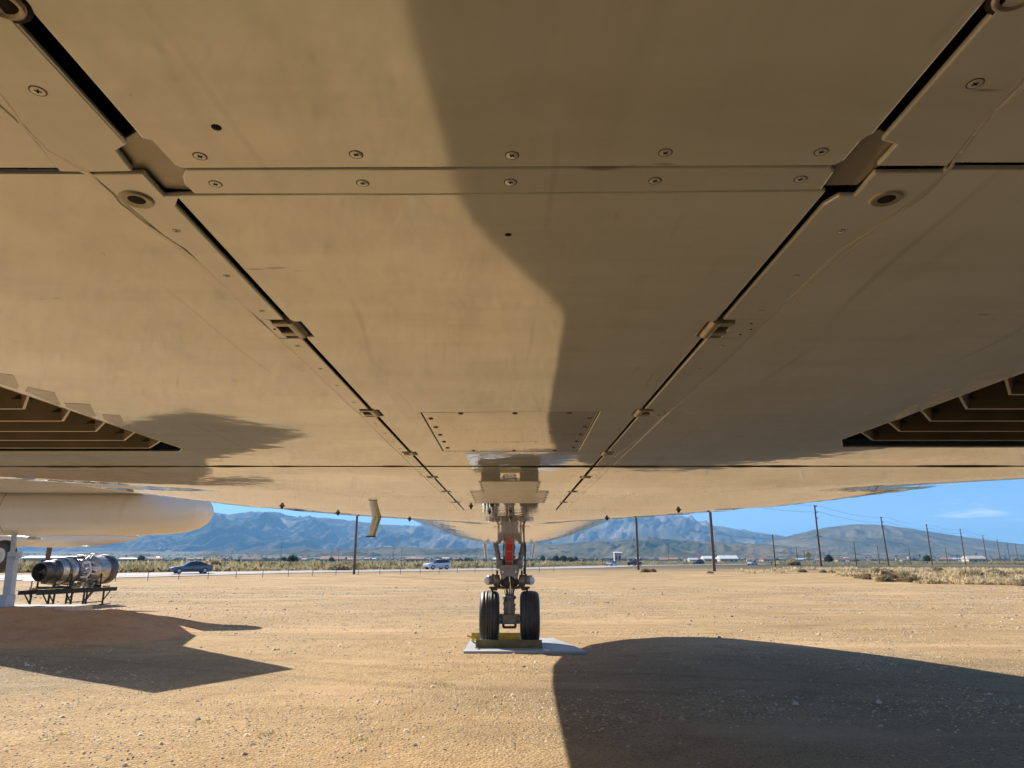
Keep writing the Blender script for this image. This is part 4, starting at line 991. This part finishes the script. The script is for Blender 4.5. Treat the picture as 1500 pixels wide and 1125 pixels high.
# ------------------------------------------------------------------ vehicles
def car(name, loc, rz, body, kind, label, cat):
    e = empty(name, loc, rz); tag(e, label, cat, 'vehicles on the road')
    if kind == 'sedan':
        st_ = [(2.36, .40, .58, .60, .60, .58), (2.30, .26, .64, .68, .78, .70), (2.0, .2, .70, .76, .88, .78), (1.5, .2, .76, .83, .91, .80), (0.95, .2, .83, .92, .91, .78), (0.15, .2, .88, 1.38, .91, .60), (-0.4, .2, .90, 1.44, .91, .60), (-1.0, .2, .92, 1.37, .91, .60), (-1.75, .2, .94, 1.06, .89, .68), (-2.15, .22, .93, 1.00, .85, .70), (-2.34, .3, .86, .92, .76, .66), (-2.38, .42, .6, .62, .66, .6)]; win = range(4, 8); wind = (4, 7)
    elif kind == 'suv':
        st_ = [(2.36, .45, .72, .76, .62, .58), (2.28, .3, .84, .92, .82, .72), (1.8, .28, .96, 1.04, .93, .80), (1.2, .28, 1.02, 1.10, .94, .82), (0.45, .28, 1.05, 1.62, .94, .66), (-0.3, .28, 1.07, 1.70, .94, .66), (-1.2, .28, 1.10, 1.68, .94, .66), (-1.9, .28, 1.14, 1.58, .92, .64), (-2.28, .32, 1.06, 1.12, .88, .74), (-2.36, .42, .75, .8, .8, .72)]; win = range(3, 8); wind = (3, 7)
    elif kind == 'pickup':
        st_ = [(2.75, .5, .85, .9, .8, .76), (2.65, .38, 1.0, 1.1, .94, .86), (1.5, .36, 1.08, 1.18, .98, .88), (0.8, .36, 1.14, 1.84, .98, .70), (-0.4, .36, 1.14, 1.88, .98, .70), (-0.8, .36, 1.14, 1.80, .98, .70), (-0.95, .36, 1.14, 1.18, .98, .94), (-2.7, .38, 1.14, 1.16, .97, .94), (-2.8, .5, 1.0, 1.02, .94, .90)]; win = range(2, 6); wind = (2, 5)
    else:
        st_ = [(2.5, .45, .85, .9, .80, .74), (2.4, .32, .98, 1.1, .92, .80), (1.9, .3, 1.05, 1.2, .95, .82), (1.3, .3, 1.10, 1.92, .96, .76), (0, .3, 1.12, 2.02, .96, .78), (-2.3, .3, 1.12, 1.98, .96, .78), (-2.5, .4, 1.05, 1.8, .92, .76)]; win = range(2, 6); wind = (2, 5)
    mb, gl = MB(), MB(); secs = []
    for (x, zb, zm, zt, wm, wt) in st_:
        secs.append([(x, -wm*0.93, zb), (x, -wm, (zb+zm)/2), (x, -wm*0.98, zm), (x, -wt, zt), (x, 0, zt+0.03), (x, wt, zt), (x, wm*0.98, zm), (x, wm, (zb+zm)/2), (x, wm*0.93, zb)])
    for i in range(len(secs)-1):
        for j in range(8):
            q = [secs[i][j], secs[i][j+1], secs[i+1][j+1], secs[i+1][j]]
            t_ = gl if ((i in win and j in (2, 5)) or (i in wind and j in (3, 4))) else mb
            t_.add(q, [(3, 2, 1, 0)], False)
    for sc in (secs[0], secs[-1]): mb.add(sc, [tuple(range(9))])
    mb.add([secs[0][0], secs[0][8], secs[-1][8], secs[-1][0]], [(0, 1, 2, 3)])
    mb.build('body', body, e); gl.build('windows', 'car_glass', e)
    wr = 0.33 if kind == 'sedan' else 0.38
    xf, xb_ = st_[0][0]-0.92, st_[-1][0]+0.95
    for x in (xf, xb_):
        for s in (-1, 1):
            wy = s*(max(t[4] for t in st_)-0.08)
            wl = MB().lathe([(-0.1, wr*0.6), (-0.1, wr*0.93), (-0.07, wr), (0.07, wr), (0.1, wr*0.93), (0.1, wr*0.6)], (x, wy, wr), (0, 1, 0), 20).build('wheel', 'tyre_rubber', e)
            MB().lathe([(0.09*s, wr*0.62), (0.105*s, wr*0.5), (0.10*s, 0)], (x, wy, wr), (0, 1, 0), 14).build('rim', 'rim_metal', wl)
    zl = st_[1][2]-0.02
    for s in (-1, 1):
        MB().box((st_[1][0]-0.02, s*st_[1][4]*0.78, zl-0.06), (0.12, 0.28, 0.12), None, 0.02).build('headlight', 'car_lamp', e)
        MB().box((st_[-2][0]+0.0, s*st_[-2][4]*0.85, st_[-2][2]-0.08), (0.14, 0.22, 0.14), None, 0.02).build('tail_light', 'car_tail', e)
        MB().box((st_[wind[0]][0]-0.35, s*(st_[wind[0]][4]+0.06), st_[wind[0]][2]+0.06), (0.12, 0.14, 0.12), None, 0.02).build('mirror', body, e)
    return e
ROADZ = 0.45+0.07
def rloc(px, Y): p = P(px, 835, Y); return (p.x, Y, gz(p.x, Y)+0.075)
car('parked_car', rloc(279, 85), math.pi+0.66, 'car_grey', 'sedan', 'dark grey sedan on the road left of the thin brown pole', 'car')
car('parked_car', rloc(640, 121), math.pi+0.72, 'car_white', 'suv', 'white sport utility car on the road left of the nose gear', 'car')
car('parked_car', rloc(896, 212), math.pi+1.0, 'car_silver', 'sedan', 'silver car ahead of the dark pickup, right of the nose gear', 'car')
car('pickup_truck', rloc(930, 218), math.pi+0.85, 'car_black', 'pickup', 'dark pickup truck behind a tall brown pole', 'pickup truck')
car('delivery_van', rloc(1024, 300), math.pi+0.6, 'car_black', 'van', 'small black van far off, left of the thick brown pole', 'van')
car('parked_car', rloc(1103, 262), math.pi+0.7, 'car_white', 'sedan', 'small white car between two brown poles at right', 'car')
car('parked_car', rloc(1160, 275), math.pi+0.7, 'car_silver', 'sedan', 'grey car half hidden by a shrub near the yellow sign', 'car')

# ------------------------------------------------------------------ poles
def pole(px, top_py, Y, r, label, arms=(), lamp=0, lean=0.0, name='utility_pole', group='wooden poles along the road'):
    b = P(px, 830, Y); z0 = gz(b.x, Y); top = P(px, top_py, Y).z-z0
    e = empty(name, (b.x, Y, z0)); tag(e, label, 'pole', group)
    MB().tube((0, 0, -0.2), (lean*top, 0, top), r, r*0.7, 10).build('shaft', 'wood_pole', e)
    for (h, wd, ang) in arms:
        c = Vector((lean*(top-h), 0, top-h)); R = Matrix.Rotation(ang, 3, 'Z')
        am = MB().box(c+R @ Vector((0, -r*0.9, 0)), (wd, 0.14, 0.16), R).build('crossarm', 'wood_pole', e)
        for q in (-0.45, 0.45): MB().tube(c+R @ Vector((q*wd, -r*0.9, 0.07)), c+R @ Vector((q*wd, -r*0.9, 0.32)), 0.06, 0.04, 7).build('insulator', 'engine_dark', am)
    if lamp:
        MB().tube((0, 0, top-0.4), (lamp, 0, top-0.1), 0.05, 0.04, 6).build('lamp_arm', 'wire_metal', e)
        MB().box((lamp, 0, top-0.12), (0.7, 0.25, 0.14), None, 0.03).build('lamp_head', 'wire_metal', e)
    return e
RA = 0.85
def side(n, w_=1.5): return tuple((0.25+1.35*i, w_, RA) for i in range(n))
row = [(1203, 740, 160), (1302, 757, 214), (1366, 768, 253), (1415, 775, 287), (1447, 784, 338), (1467, 790, 400), (1481, 795, 465), (1493, 797, 520)]
rl = ['tallest power pole, standing left of the rounded mountain top', 'tall power pole crossing the rounded mountain, second tallest of its row', 'power pole with a low crossarm, third in the row going right', 'power pole fourth in the row going right', 'power pole fifth in the row going right', 'power pole sixth in the row going right', 'power pole seventh in the row, second from the right edge', 'power pole at the right edge, last of the row']
for i, ((px, ty_, Y), lab) in enumerate(zip(row, rl)):
    am = side(3 if i < 5 else 2)
    if i in (0, 2): am += ((7.0 if i == 0 else 6.2, 3.4, RA),)
    pole(px, ty_, Y, 0.24 if i < 3 else 0.22, lab, am, 0, 0.0 if i != 1 else -0.03)
pole(519, 640, 84, 0.15, 'thin brown pole at the fence between the sedan and the white car', ((0.4, 2.2, 0.7),))
pole(935, 640, 122, 0.22, 'brown pole in front of the dark pickup truck', ((0.4, 2.4, 0.7),))
pole(1046, 650, 104, 0.24, 'thick brown pole left of the small white car', ((0.4, 2.4, 0.7),))
pole(68, 748, 62, 0.24, 'thick brown pole behind the jet engine', ((0.4, 2.4, 0.7),))
pole(1136, 783, 190, 0.19, 'street lamp pole right of the small white car', (), -2.3, 0, 'street_lamp')
pole(1255, 793, 215, 0.17, 'bare brown pole between the two tallest power poles', ())
pole(1289, 799, 300, 0.2, 'short pole with lamp just left of the second tallest power pole', (), -2.0, 0, 'street_lamp')
pole(1335, 801, 290, 0.18, 'short bare pole left of the third power pole', ())
pole(1389, 803, 320, 0.18, 'short bare pole left of the fourth power pole', ())
pole(1169, 801, 330, 0.2, 'thin pole left of the yellow road sign', ())
pole(1180, 806, 360, 0.2, 'thin short pole right beside the yellow road sign', ())
for px, ty_, Y, lab in ((410, 800, 420, 'faint far pole right of the sedan'), (485, 803, 430, 'faint far pole left of the thin brown pole'), (495, 804, 450, 'faint far pole just left of the thin brown pole'), (576, 802, 430, 'faint far pole above the fence left of the white car'), (588, 801, 420, 'faint far pole just left of the white car'), (697, 806, 430, 'faint far pole between the white car and the nose gear'), (825, 806, 420, 'faint far pole right of the nose gear'), (980, 806, 440, 'faint far pole right of the dark pickup'), (338, 806, 460, 'faint far pole just right of the sedan')):
    pole(px, ty_, Y, 0.13, lab, ((0.5, 2.2, 0.4),), group='faint far poles beyond the road')

def wire(h_off, label):
    pts = []
    tops_ = [P(px, ty_, Y) for px, ty_, Y in row]
    tops_ = [tops_[0]+(tops_[0]-tops_[1])*1.0]+tops_
    for a, b in zip(tops_[:-1], tops_[1:]):
        for q in range(8):
            f = q/8; p = a.lerp(b, f); p.z -= 1.0*4*f*(1-f)*0.9+h_off; p.x -= 0.6; pts.append(p)
    o = MB().path(pts, 0.03, 4).build('power_line', 'wire_metal', None); tag(o, label, 'power line', 'wires strung along the tall poles')
wire(0.1, 'top wire strung along the row of tall power poles'); wire(1.5, 'middle wire strung along the row of tall power poles'); wire(7.2, 'low wire strung along the row of tall power poles')
rs = P(1186, 830, 240); e = empty('road_sign', (rs.x, 240, gz(rs.x, 240))); tag(e, 'yellow diamond road sign beside the thin pole', 'road sign')
MB().tube((0, 0, 0), (0, 0, 4.2), 0.06).build('post', 'wire_metal', e)
MB().box((0, -0.1, 3.4), (1.7, 0.05, 1.7), Matrix.Rotation(math.pi/4, 3, 'Y')).build('board', 'sign_yellow', e)

# ------------------------------------------------------------------ far buildings
def building(px, Y, wdt, h, dep, roofm, label, gable=False, nwin=3, name='building', base=None, group=None):
    b = P(px, 830, Y); z = gz(b.x, Y) if base is None else base
    e = empty(name, (b.x, Y, z)); tag(e, label, 'building', group)
    MB().box((0, 0, h/2-0.3), (wdt, dep, h+0.6)).build('wall', 'house_wall', e)
    mb = MB(); o_ = 0.5; rh = (0.22*dep if gable else 0.06*dep)+0.25
    vs = [(-wdt/2-o_, -dep/2-o_, h), (wdt/2+o_, -dep/2-o_, h), (wdt/2+o_, dep/2+o_, h), (-wdt/2-o_, dep/2+o_, h), (-wdt/2-o_, 0, h+rh), (wdt/2+o_, 0, h+rh)]
    mb.add(vs, [(0, 1, 5, 4), (2, 3, 4, 5), (0, 4, 3), (1, 2, 5), (3, 2, 1, 0)]); mb.build('roof', roofm, e)
    for i in range(nwin):
        MB().box((-wdt/2+wdt*(i+0.5)/nwin, -dep/2-0.02, h*0.5), (min(2.2, wdt/nwin*0.5), 0.06, h*0.36)).build('window', 'house_glass', e)
    return e
building(78, 420, 30, 3.4, 12, 'roof_white', 'long white roofed building behind the engine', False, 6)
building(1066, 640, 16, 3.6, 12, 'roof_white', 'white roofed shed right of the thick brown pole', True, 4)
building(1038, 640, 10, 3.6, 10, 'roof_white', 'small white roofed shed left of the thick brown pole', True, 3)
building(1428, 640, 16, 3.6, 11, 'house_wall', 'pale roofed building among the far power poles', True, 4)
building(608, 560, 14, 3.4, 10, 'roof_tile', 'low tan building above the white car', False, 4)
building(488, 760, 26, 3.6, 12, 'roof_tile', 'long red roofed building left of the thin brown pole', True, 6)
building(905, 520, 5, 7.5, 5, 'roof_white', 'slim pale box building above the silver car', False, 2)
building(190, 800, 20, 4, 12, 'roof_white', 'far pale roof right of the engine', False, 4)
hp_ = None
rh_ = random.Random(3)
for i in range(90):
    px = rh_.uniform(200, 1490); Y = rh_.uniform(900, 2200)
    b = P(px, 830, Y)
    if hp_ is None: hp_ = building(px, Y, 16, 4.2, 11, 'roof_tile', 'tiny house of the far town below the mountains', True, 3, 'house', None, 'houses of the far town')
    else:
        o = copy_tree(hp_); o.location = (b.x, Y, gz(b.x, Y)); o.rotation_euler = (0, 0, rh_.uniform(-0.6, 0.6)); s = rh_.uniform(0.6, 1.0); o.scale = (s, s, s)
        if i % 6 == 0:
            for ch in o.children:
                if ch.name.startswith('roof'): ch.material_slots[0].link = 'OBJECT'; ch.material_slots[0].material = M['roof_white']

# ------------------------------------------------------------------ plants
def tufts(n, r, h, blade, seed, up=0.5):
    """shrub made of many short leaf blades spread through a rough dome"""
    g = np.random.default_rng(seed)
    d = g.normal(size=(n, 3)); d[:, 2] = np.abs(d[:, 2])*0.9; d /= np.linalg.norm(d, axis=1)[:, None]
    lump = 0.75+0.5*fbm(d[:, 0]*2.5+seed*7+9, d[:, 1]*2.5+d[:, 2]*2+seed+9, 3)
    p = d*np.array([r, r, h])*(g.random((n, 1))**0.45)*lump[:, None]
    q = d*(1-up)+g.normal(size=(n, 3))*0.45+np.array([0, 0, up]); q /= np.linalg.norm(q, axis=1)[:, None]
    s = np.cross(q, g.normal(size=(n, 3))); s /= np.linalg.norm(s, axis=1)[:, None]
    L_ = blade*(0.6+0.8*g.random((n, 1))); W_ = L_*0.32
    V = np.stack([p-s*W_, p+s*W_, p+q*L_], 1)
    return V.reshape(-1, 3)
def shrub_mesh(n, r, h, blade, seed, m):
    V = tufts(n, r, h, blade, seed); T = np.arange(len(V)).reshape(-1, 3)
    return raw_mesh('shrub', V, T, [m])
SM = [shrub_mesh(700, 0.9, 0.85, 0.26, 1, 'shrub_leaf'), shrub_mesh(600, 0.75, 1.0, 0.26, 2, 'shrub_leaf'), shrub_mesh(500, 0.7, 0.55, 0.22, 3, 'shrub_brown'), shrub_mesh(700, 1.2, 0.75, 0.28, 4, 'shrub_leaf')]
rs_ = random.Random(11)
def shrub(px, Y, s, k, label, group='shrubs at the edge of the field'):
    b = P(px, 832, Y); o = obj('shrub', SM[k]); o.location = (b.x, Y, gz(b.x, Y)-0.05); o.scale = (s, s, s*rs_.uniform(0.85, 1.2)); o.rotation_euler = (0, 0, rs_.uniform(0, 6))
    tag(o, label, 'shrub', group)
for i in range(60):
    px = rs_.uniform(1240, 1540); Y = rs_.uniform(56, 84)+(1500-px)*0.05
    shrub(px, Y, rs_.choice((0.45, 0.6, 0.7, 0.85, 1.0))*(0.75+0.25*(px-1240)/300), rs_.choice((0, 1, 2, 3, 3)), 'dry pale shrub in the thicket at the right edge of the field')
for px, Y, s, lab in ((1268, 78, 0.75, 'small brown bush left end of the thicket'), (1292, 80, 0.9, 'low brown bush in front of the second tallest pole'), (1312, 76, 0.9, 'low dark brown bush right of the second tallest pole base'), (1205, 92, 0.6, 'small brown bush at the foot of the tallest power pole'), (1218, 90, 0.6, 'small brown bush right of the tallest power pole'), (945, 95, 0.9, 'flat brown bush below the dark pickup'), (956, 97, 0.8, 'flat brown bush right below the dark pickup'), (1040, 88, 0.6, 'small brown bush left of the thick brown pole base'), (1175, 95, 0.8, 'small brown bush below the yellow road sign')):
    shrub(px, Y, s, 2, lab, 'brown bushes on the bare field')
for i, (px, Y) in enumerate(((20, 78), (36, 80), (52, 77), (64, 84))): shrub(px, Y+20, 1.6, (0, 3, 1, 3)[i], 'grey green bush behind the road left of the engine', 'bushes behind the engine')
shrub(312, 125, 2.0, 1, 'big pale bush right behind the sedan'); shrub(340, 115, 1.2, 2, 'brown bush right of the big pale bush'); shrub(498, 112, 1.5, 3, 'dark bush just left of the thin brown pole'); shrub(1162, 245, 2.6, 0, 'pale bush in front of the grey car')
# dry grass between the shrubs
def dry_grass():
    n = 5200; g = np.random.default_rng(41)
    px = 1060+g.random(n)**0.6*520; lim = np.interp(px, [1060, 1240, 1300, 1600], [88, 74, 62, 54]); Y = lim+g.random(n)**1.3*55; X = (px-CX)/FPX*Y*1.033
    ok = (fbm(X*0.16+9, Y*0.10+9, 3) > np.interp(px, [1060, 1240, 1330], [0.62, 0.56, 0.49])); X, Y = X[ok], Y[ok]; n = len(X)
    base = np.stack([tufts(26, 0.55, 0.32, 0.24, 300+q, 0.75) for q in range(12)]); sc = 0.5+0.9*g.random(n)**1.5
    V = base[g.integers(0, 12, n)]*sc[:, None, None]; V[:, :, 0] += X[:, None]; V[:, :, 1] += Y[:, None]; V[:, :, 2] += np.vectorize(gz)(X, Y)[:, None]
    V = V.reshape(-1, 3); tag(obj('dry_grass', raw_mesh('dry_grass', V, np.arange(len(V)).reshape(-1, 3), ['dry_grass_leaf'])), 'pale dry grass and brush along the right edge of the field', 'dry grass', kind='stuff')
dry_grass()
# scrub covering the plain beyond the road
def scrub():
    n = 15000; g = np.random.default_rng(21)
    Y = 92+ (g.random(n)**1.8)*1100; px = g.random(n)*1700-100
    X = (px-CX)/FPX*Y*1.033
    # keep off the road and the bare field
    pts = np.array(ROAD); ok = np.ones(n, bool)
    for a, b in zip(pts[:-1], pts[1:]):
        ab = b-a; t = np.clip(((X-a[0])*ab[0]+(Y-a[1])*ab[1])/(ab@ab), 0, 1); ok &= np.hypot(X-a[0]-t*ab[0], Y-a[1]-t*ab[1]) > 7
    field = np.interp(X, [-80, -40, -10, 12, 60, 100, 300], [65, 98, 132, 200, 290, 320, 260]); ok &= Y > field
    ok &= (fbm(X*0.02+50, Y*0.012+50, 3) > 0.38)
    X, Y = X[ok], Y[ok]; n = len(X); k = 16
    base = np.stack([tufts(k, 0.9, 0.6, 0.55, s) for s in range(12)])
    pick = g.integers(0, 12, n); sc = (0.55+0.9*g.random(n)**2)*(1+Y*0.0006)
    V = base[pick]*sc[:, None, None]; V[:, :, 0] += X[:, None]; V[:, :, 1] += Y[:, None]; V[:, :, 2] += np.vectorize(gz)(X, Y)[:, None]
    V = V.reshape(-1, 3); T = np.arange(len(V)).reshape(-1, 3)
    tag(obj('desert_scrub', raw_mesh('desert_scrub', V, T, ['scrub_leaf'])), 'green and tan scrub covering the plain beyond the road', 'scrub', kind='stuff')
scrub()
def woodland():
    n = 5200; g = np.random.default_rng(77)
    Y = 900+(g.random(n)**1.2)*2600; px = g.random(n)*1900-200; X = (px-CX)/FPX*Y*1.033
    ok = fbm(X*0.004+20, Y*0.003+20, 4) > 0.42; X, Y = X[ok], Y[ok]; n = len(X)
    base = np.stack([tufts(14, 3.2, 3.0, 2.4, 200+q, 0.3) for q in range(10)]); sc = 0.6+0.9*g.random(n)
    V = base[g.integers(0, 10, n)]*sc[:, None, None]; V[:, :, 0] += X[:, None]; V[:, :, 1] += Y[:, None]; V[:, :, 2] += np.vectorize(gz)(X, Y)[:, None]
    V = V.reshape(-1, 3); tag(obj('far_woodland', raw_mesh('far_woodland', V, np.arange(len(V)).reshape(-1, 3), ['tree_leaf'])), 'dark specks of far trees spread through the town below the mountains', 'woodland', kind='stuff')
woodland()
# far trees
def tree_mesh(seed):
    return raw_mesh('crown', tufts(420, 2.6, 3.4, 1.0, seed, 0.3)+np.array([0, 0, 1.8]), np.arange(1260).reshape(-1, 3), ['tree_leaf'])
TM = [tree_mesh(31), tree_mesh(32), tree_mesh(33)]
TRK = MB().tube((0, 0, -0.3), (0.1, 0, 2.2), 0.28, 0.18, 8).tube((0.1, 0, 2.2), (0.9, 0.2, 4.0), 0.16, 0.08, 6).tube((0.1, 0, 2.2), (-0.7, -0.2, 4.2), 0.15, 0.07, 6).mesh('trunk'); TRK.materials.append(M['bark'])
rt = random.Random(9)
def tree(px, Y, s, label=None, group='far trees of the plain'):
    b = P(px, 830, Y); e = empty('tree', (b.x, Y, gz(b.x, Y)-0.2), rt.uniform(0, 6)); e.scale = (s, s, s*rt.uniform(0.85, 1.25))
    tag(e, label or 'small dark far tree on the plain below the mountains', 'tree', group)
    obj('trunk', TRK, e); obj('crown', rt.choice(TM), e)
tree(428, 330, 0.85, 'round dark tree right of the sedan, left of the thin brown pole'); tree(1215, 330, 0.75, 'round dark tree right of the tallest power pole'); tree(1360, 420, 0.8, 'round dark tree left of the third power pole')
for i in range(110): tree(rt.choice((rt.uniform(180, 700), rt.uniform(780, 1500), rt.uniform(640, 700), rt.uniform(790, 860))), rt.uniform(560, 1900), rt.uniform(0.5, 1.15))
def palm(px, top, Y, lab):
    b = P(px, 830, Y); z = gz(b.x, Y); h = P(px, top, Y).z-z; e = empty('palm_tree', (b.x, Y, z)); tag(e, lab, 'palm tree', 'far palm trees')
    MB().tube((0, 0, 0), (0.2, 0, h-1), 0.3, 0.2, 7).build('trunk', 'bark', e)
    mb = MB()
    for a in np.linspace(0, 6.28, 17):
        dx, dy = math.cos(a), math.sin(a); el = rt.uniform(-0.3, 0.9)
        p0 = Vector((0.2, 0, h-1)); p1 = p0+Vector((dx*1.2, dy*1.2, el*1.2)); p2 = p0+Vector((dx*2.0, dy*2.0, el*1.2-0.9)); s = Vector((-dy, dx, 0))*0.3
        mb.add([p0-s*0.4, p0+s*0.4, p1+s, p1-s, p2], [(0, 1, 2, 3), (3, 2, 4)])
    mb.build('crown', 'tree_leaf', e)
for px, top, Y, lab in ((1315, 813, 700, 'far palm tree just right of the second tallest pole'), (1349, 812, 680, 'far palm tree left of the third power pole'), (1404, 812, 690, 'far palm tree left of the fourth power pole'), (1432, 810, 690, 'far palm tree between the fourth and fifth power poles')): palm(px, top, Y, lab)
# small weeds in the gravel
for i, (px, py) in enumerate(((640, 1003), (400, 1079), (528, 1086), (80, 1080), (655, 1004), (300, 1060))):
    r = P(px, py, 10); d = r-Vector((0, 0, CAM_H)); t = -CAM_H/d.z; p = Vector((0, 0, CAM_H))+d*t
    V = tufts(60, 0.20, 0.012, 0.022, 60+i); o = obj('weed', raw_mesh('weed', V, np.arange(len(V)).reshape(-1, 3), ['grass_leaf'])); o.location = (p.x, p.y, 0)
    tag(o, 'tiny flat green weed growing in the gravel', 'weed', 'weeds in the gravel')

# ------------------------------------------------------------------ haze over the plain
mb = MB().box((0, 4500, 309), (30000, 22000, 640))
hz = mb.build('haze', (), None); hm = bpy.data.materials.new('haze_air'); hm.use_nodes = True; t = hm.node_tree; t.nodes.clear()
oo = t.nodes.new('ShaderNodeOutputMaterial'); pv = t.nodes.new('ShaderNodeVolumePrincipled')
pv.inputs['Color'].default_value = (0.26, 0.60, 1.0, 1); pv.inputs['Density'].default_value = 0.0001; pv.inputs['Anisotropy'].default_value = 0.0
t.links.new(pv.outputs[0], oo.inputs['Volume']); hz.data.materials.append(hm)
tag(hz, 'pale blue haze hanging over the plain before the mountains', 'haze', kind='stuff')
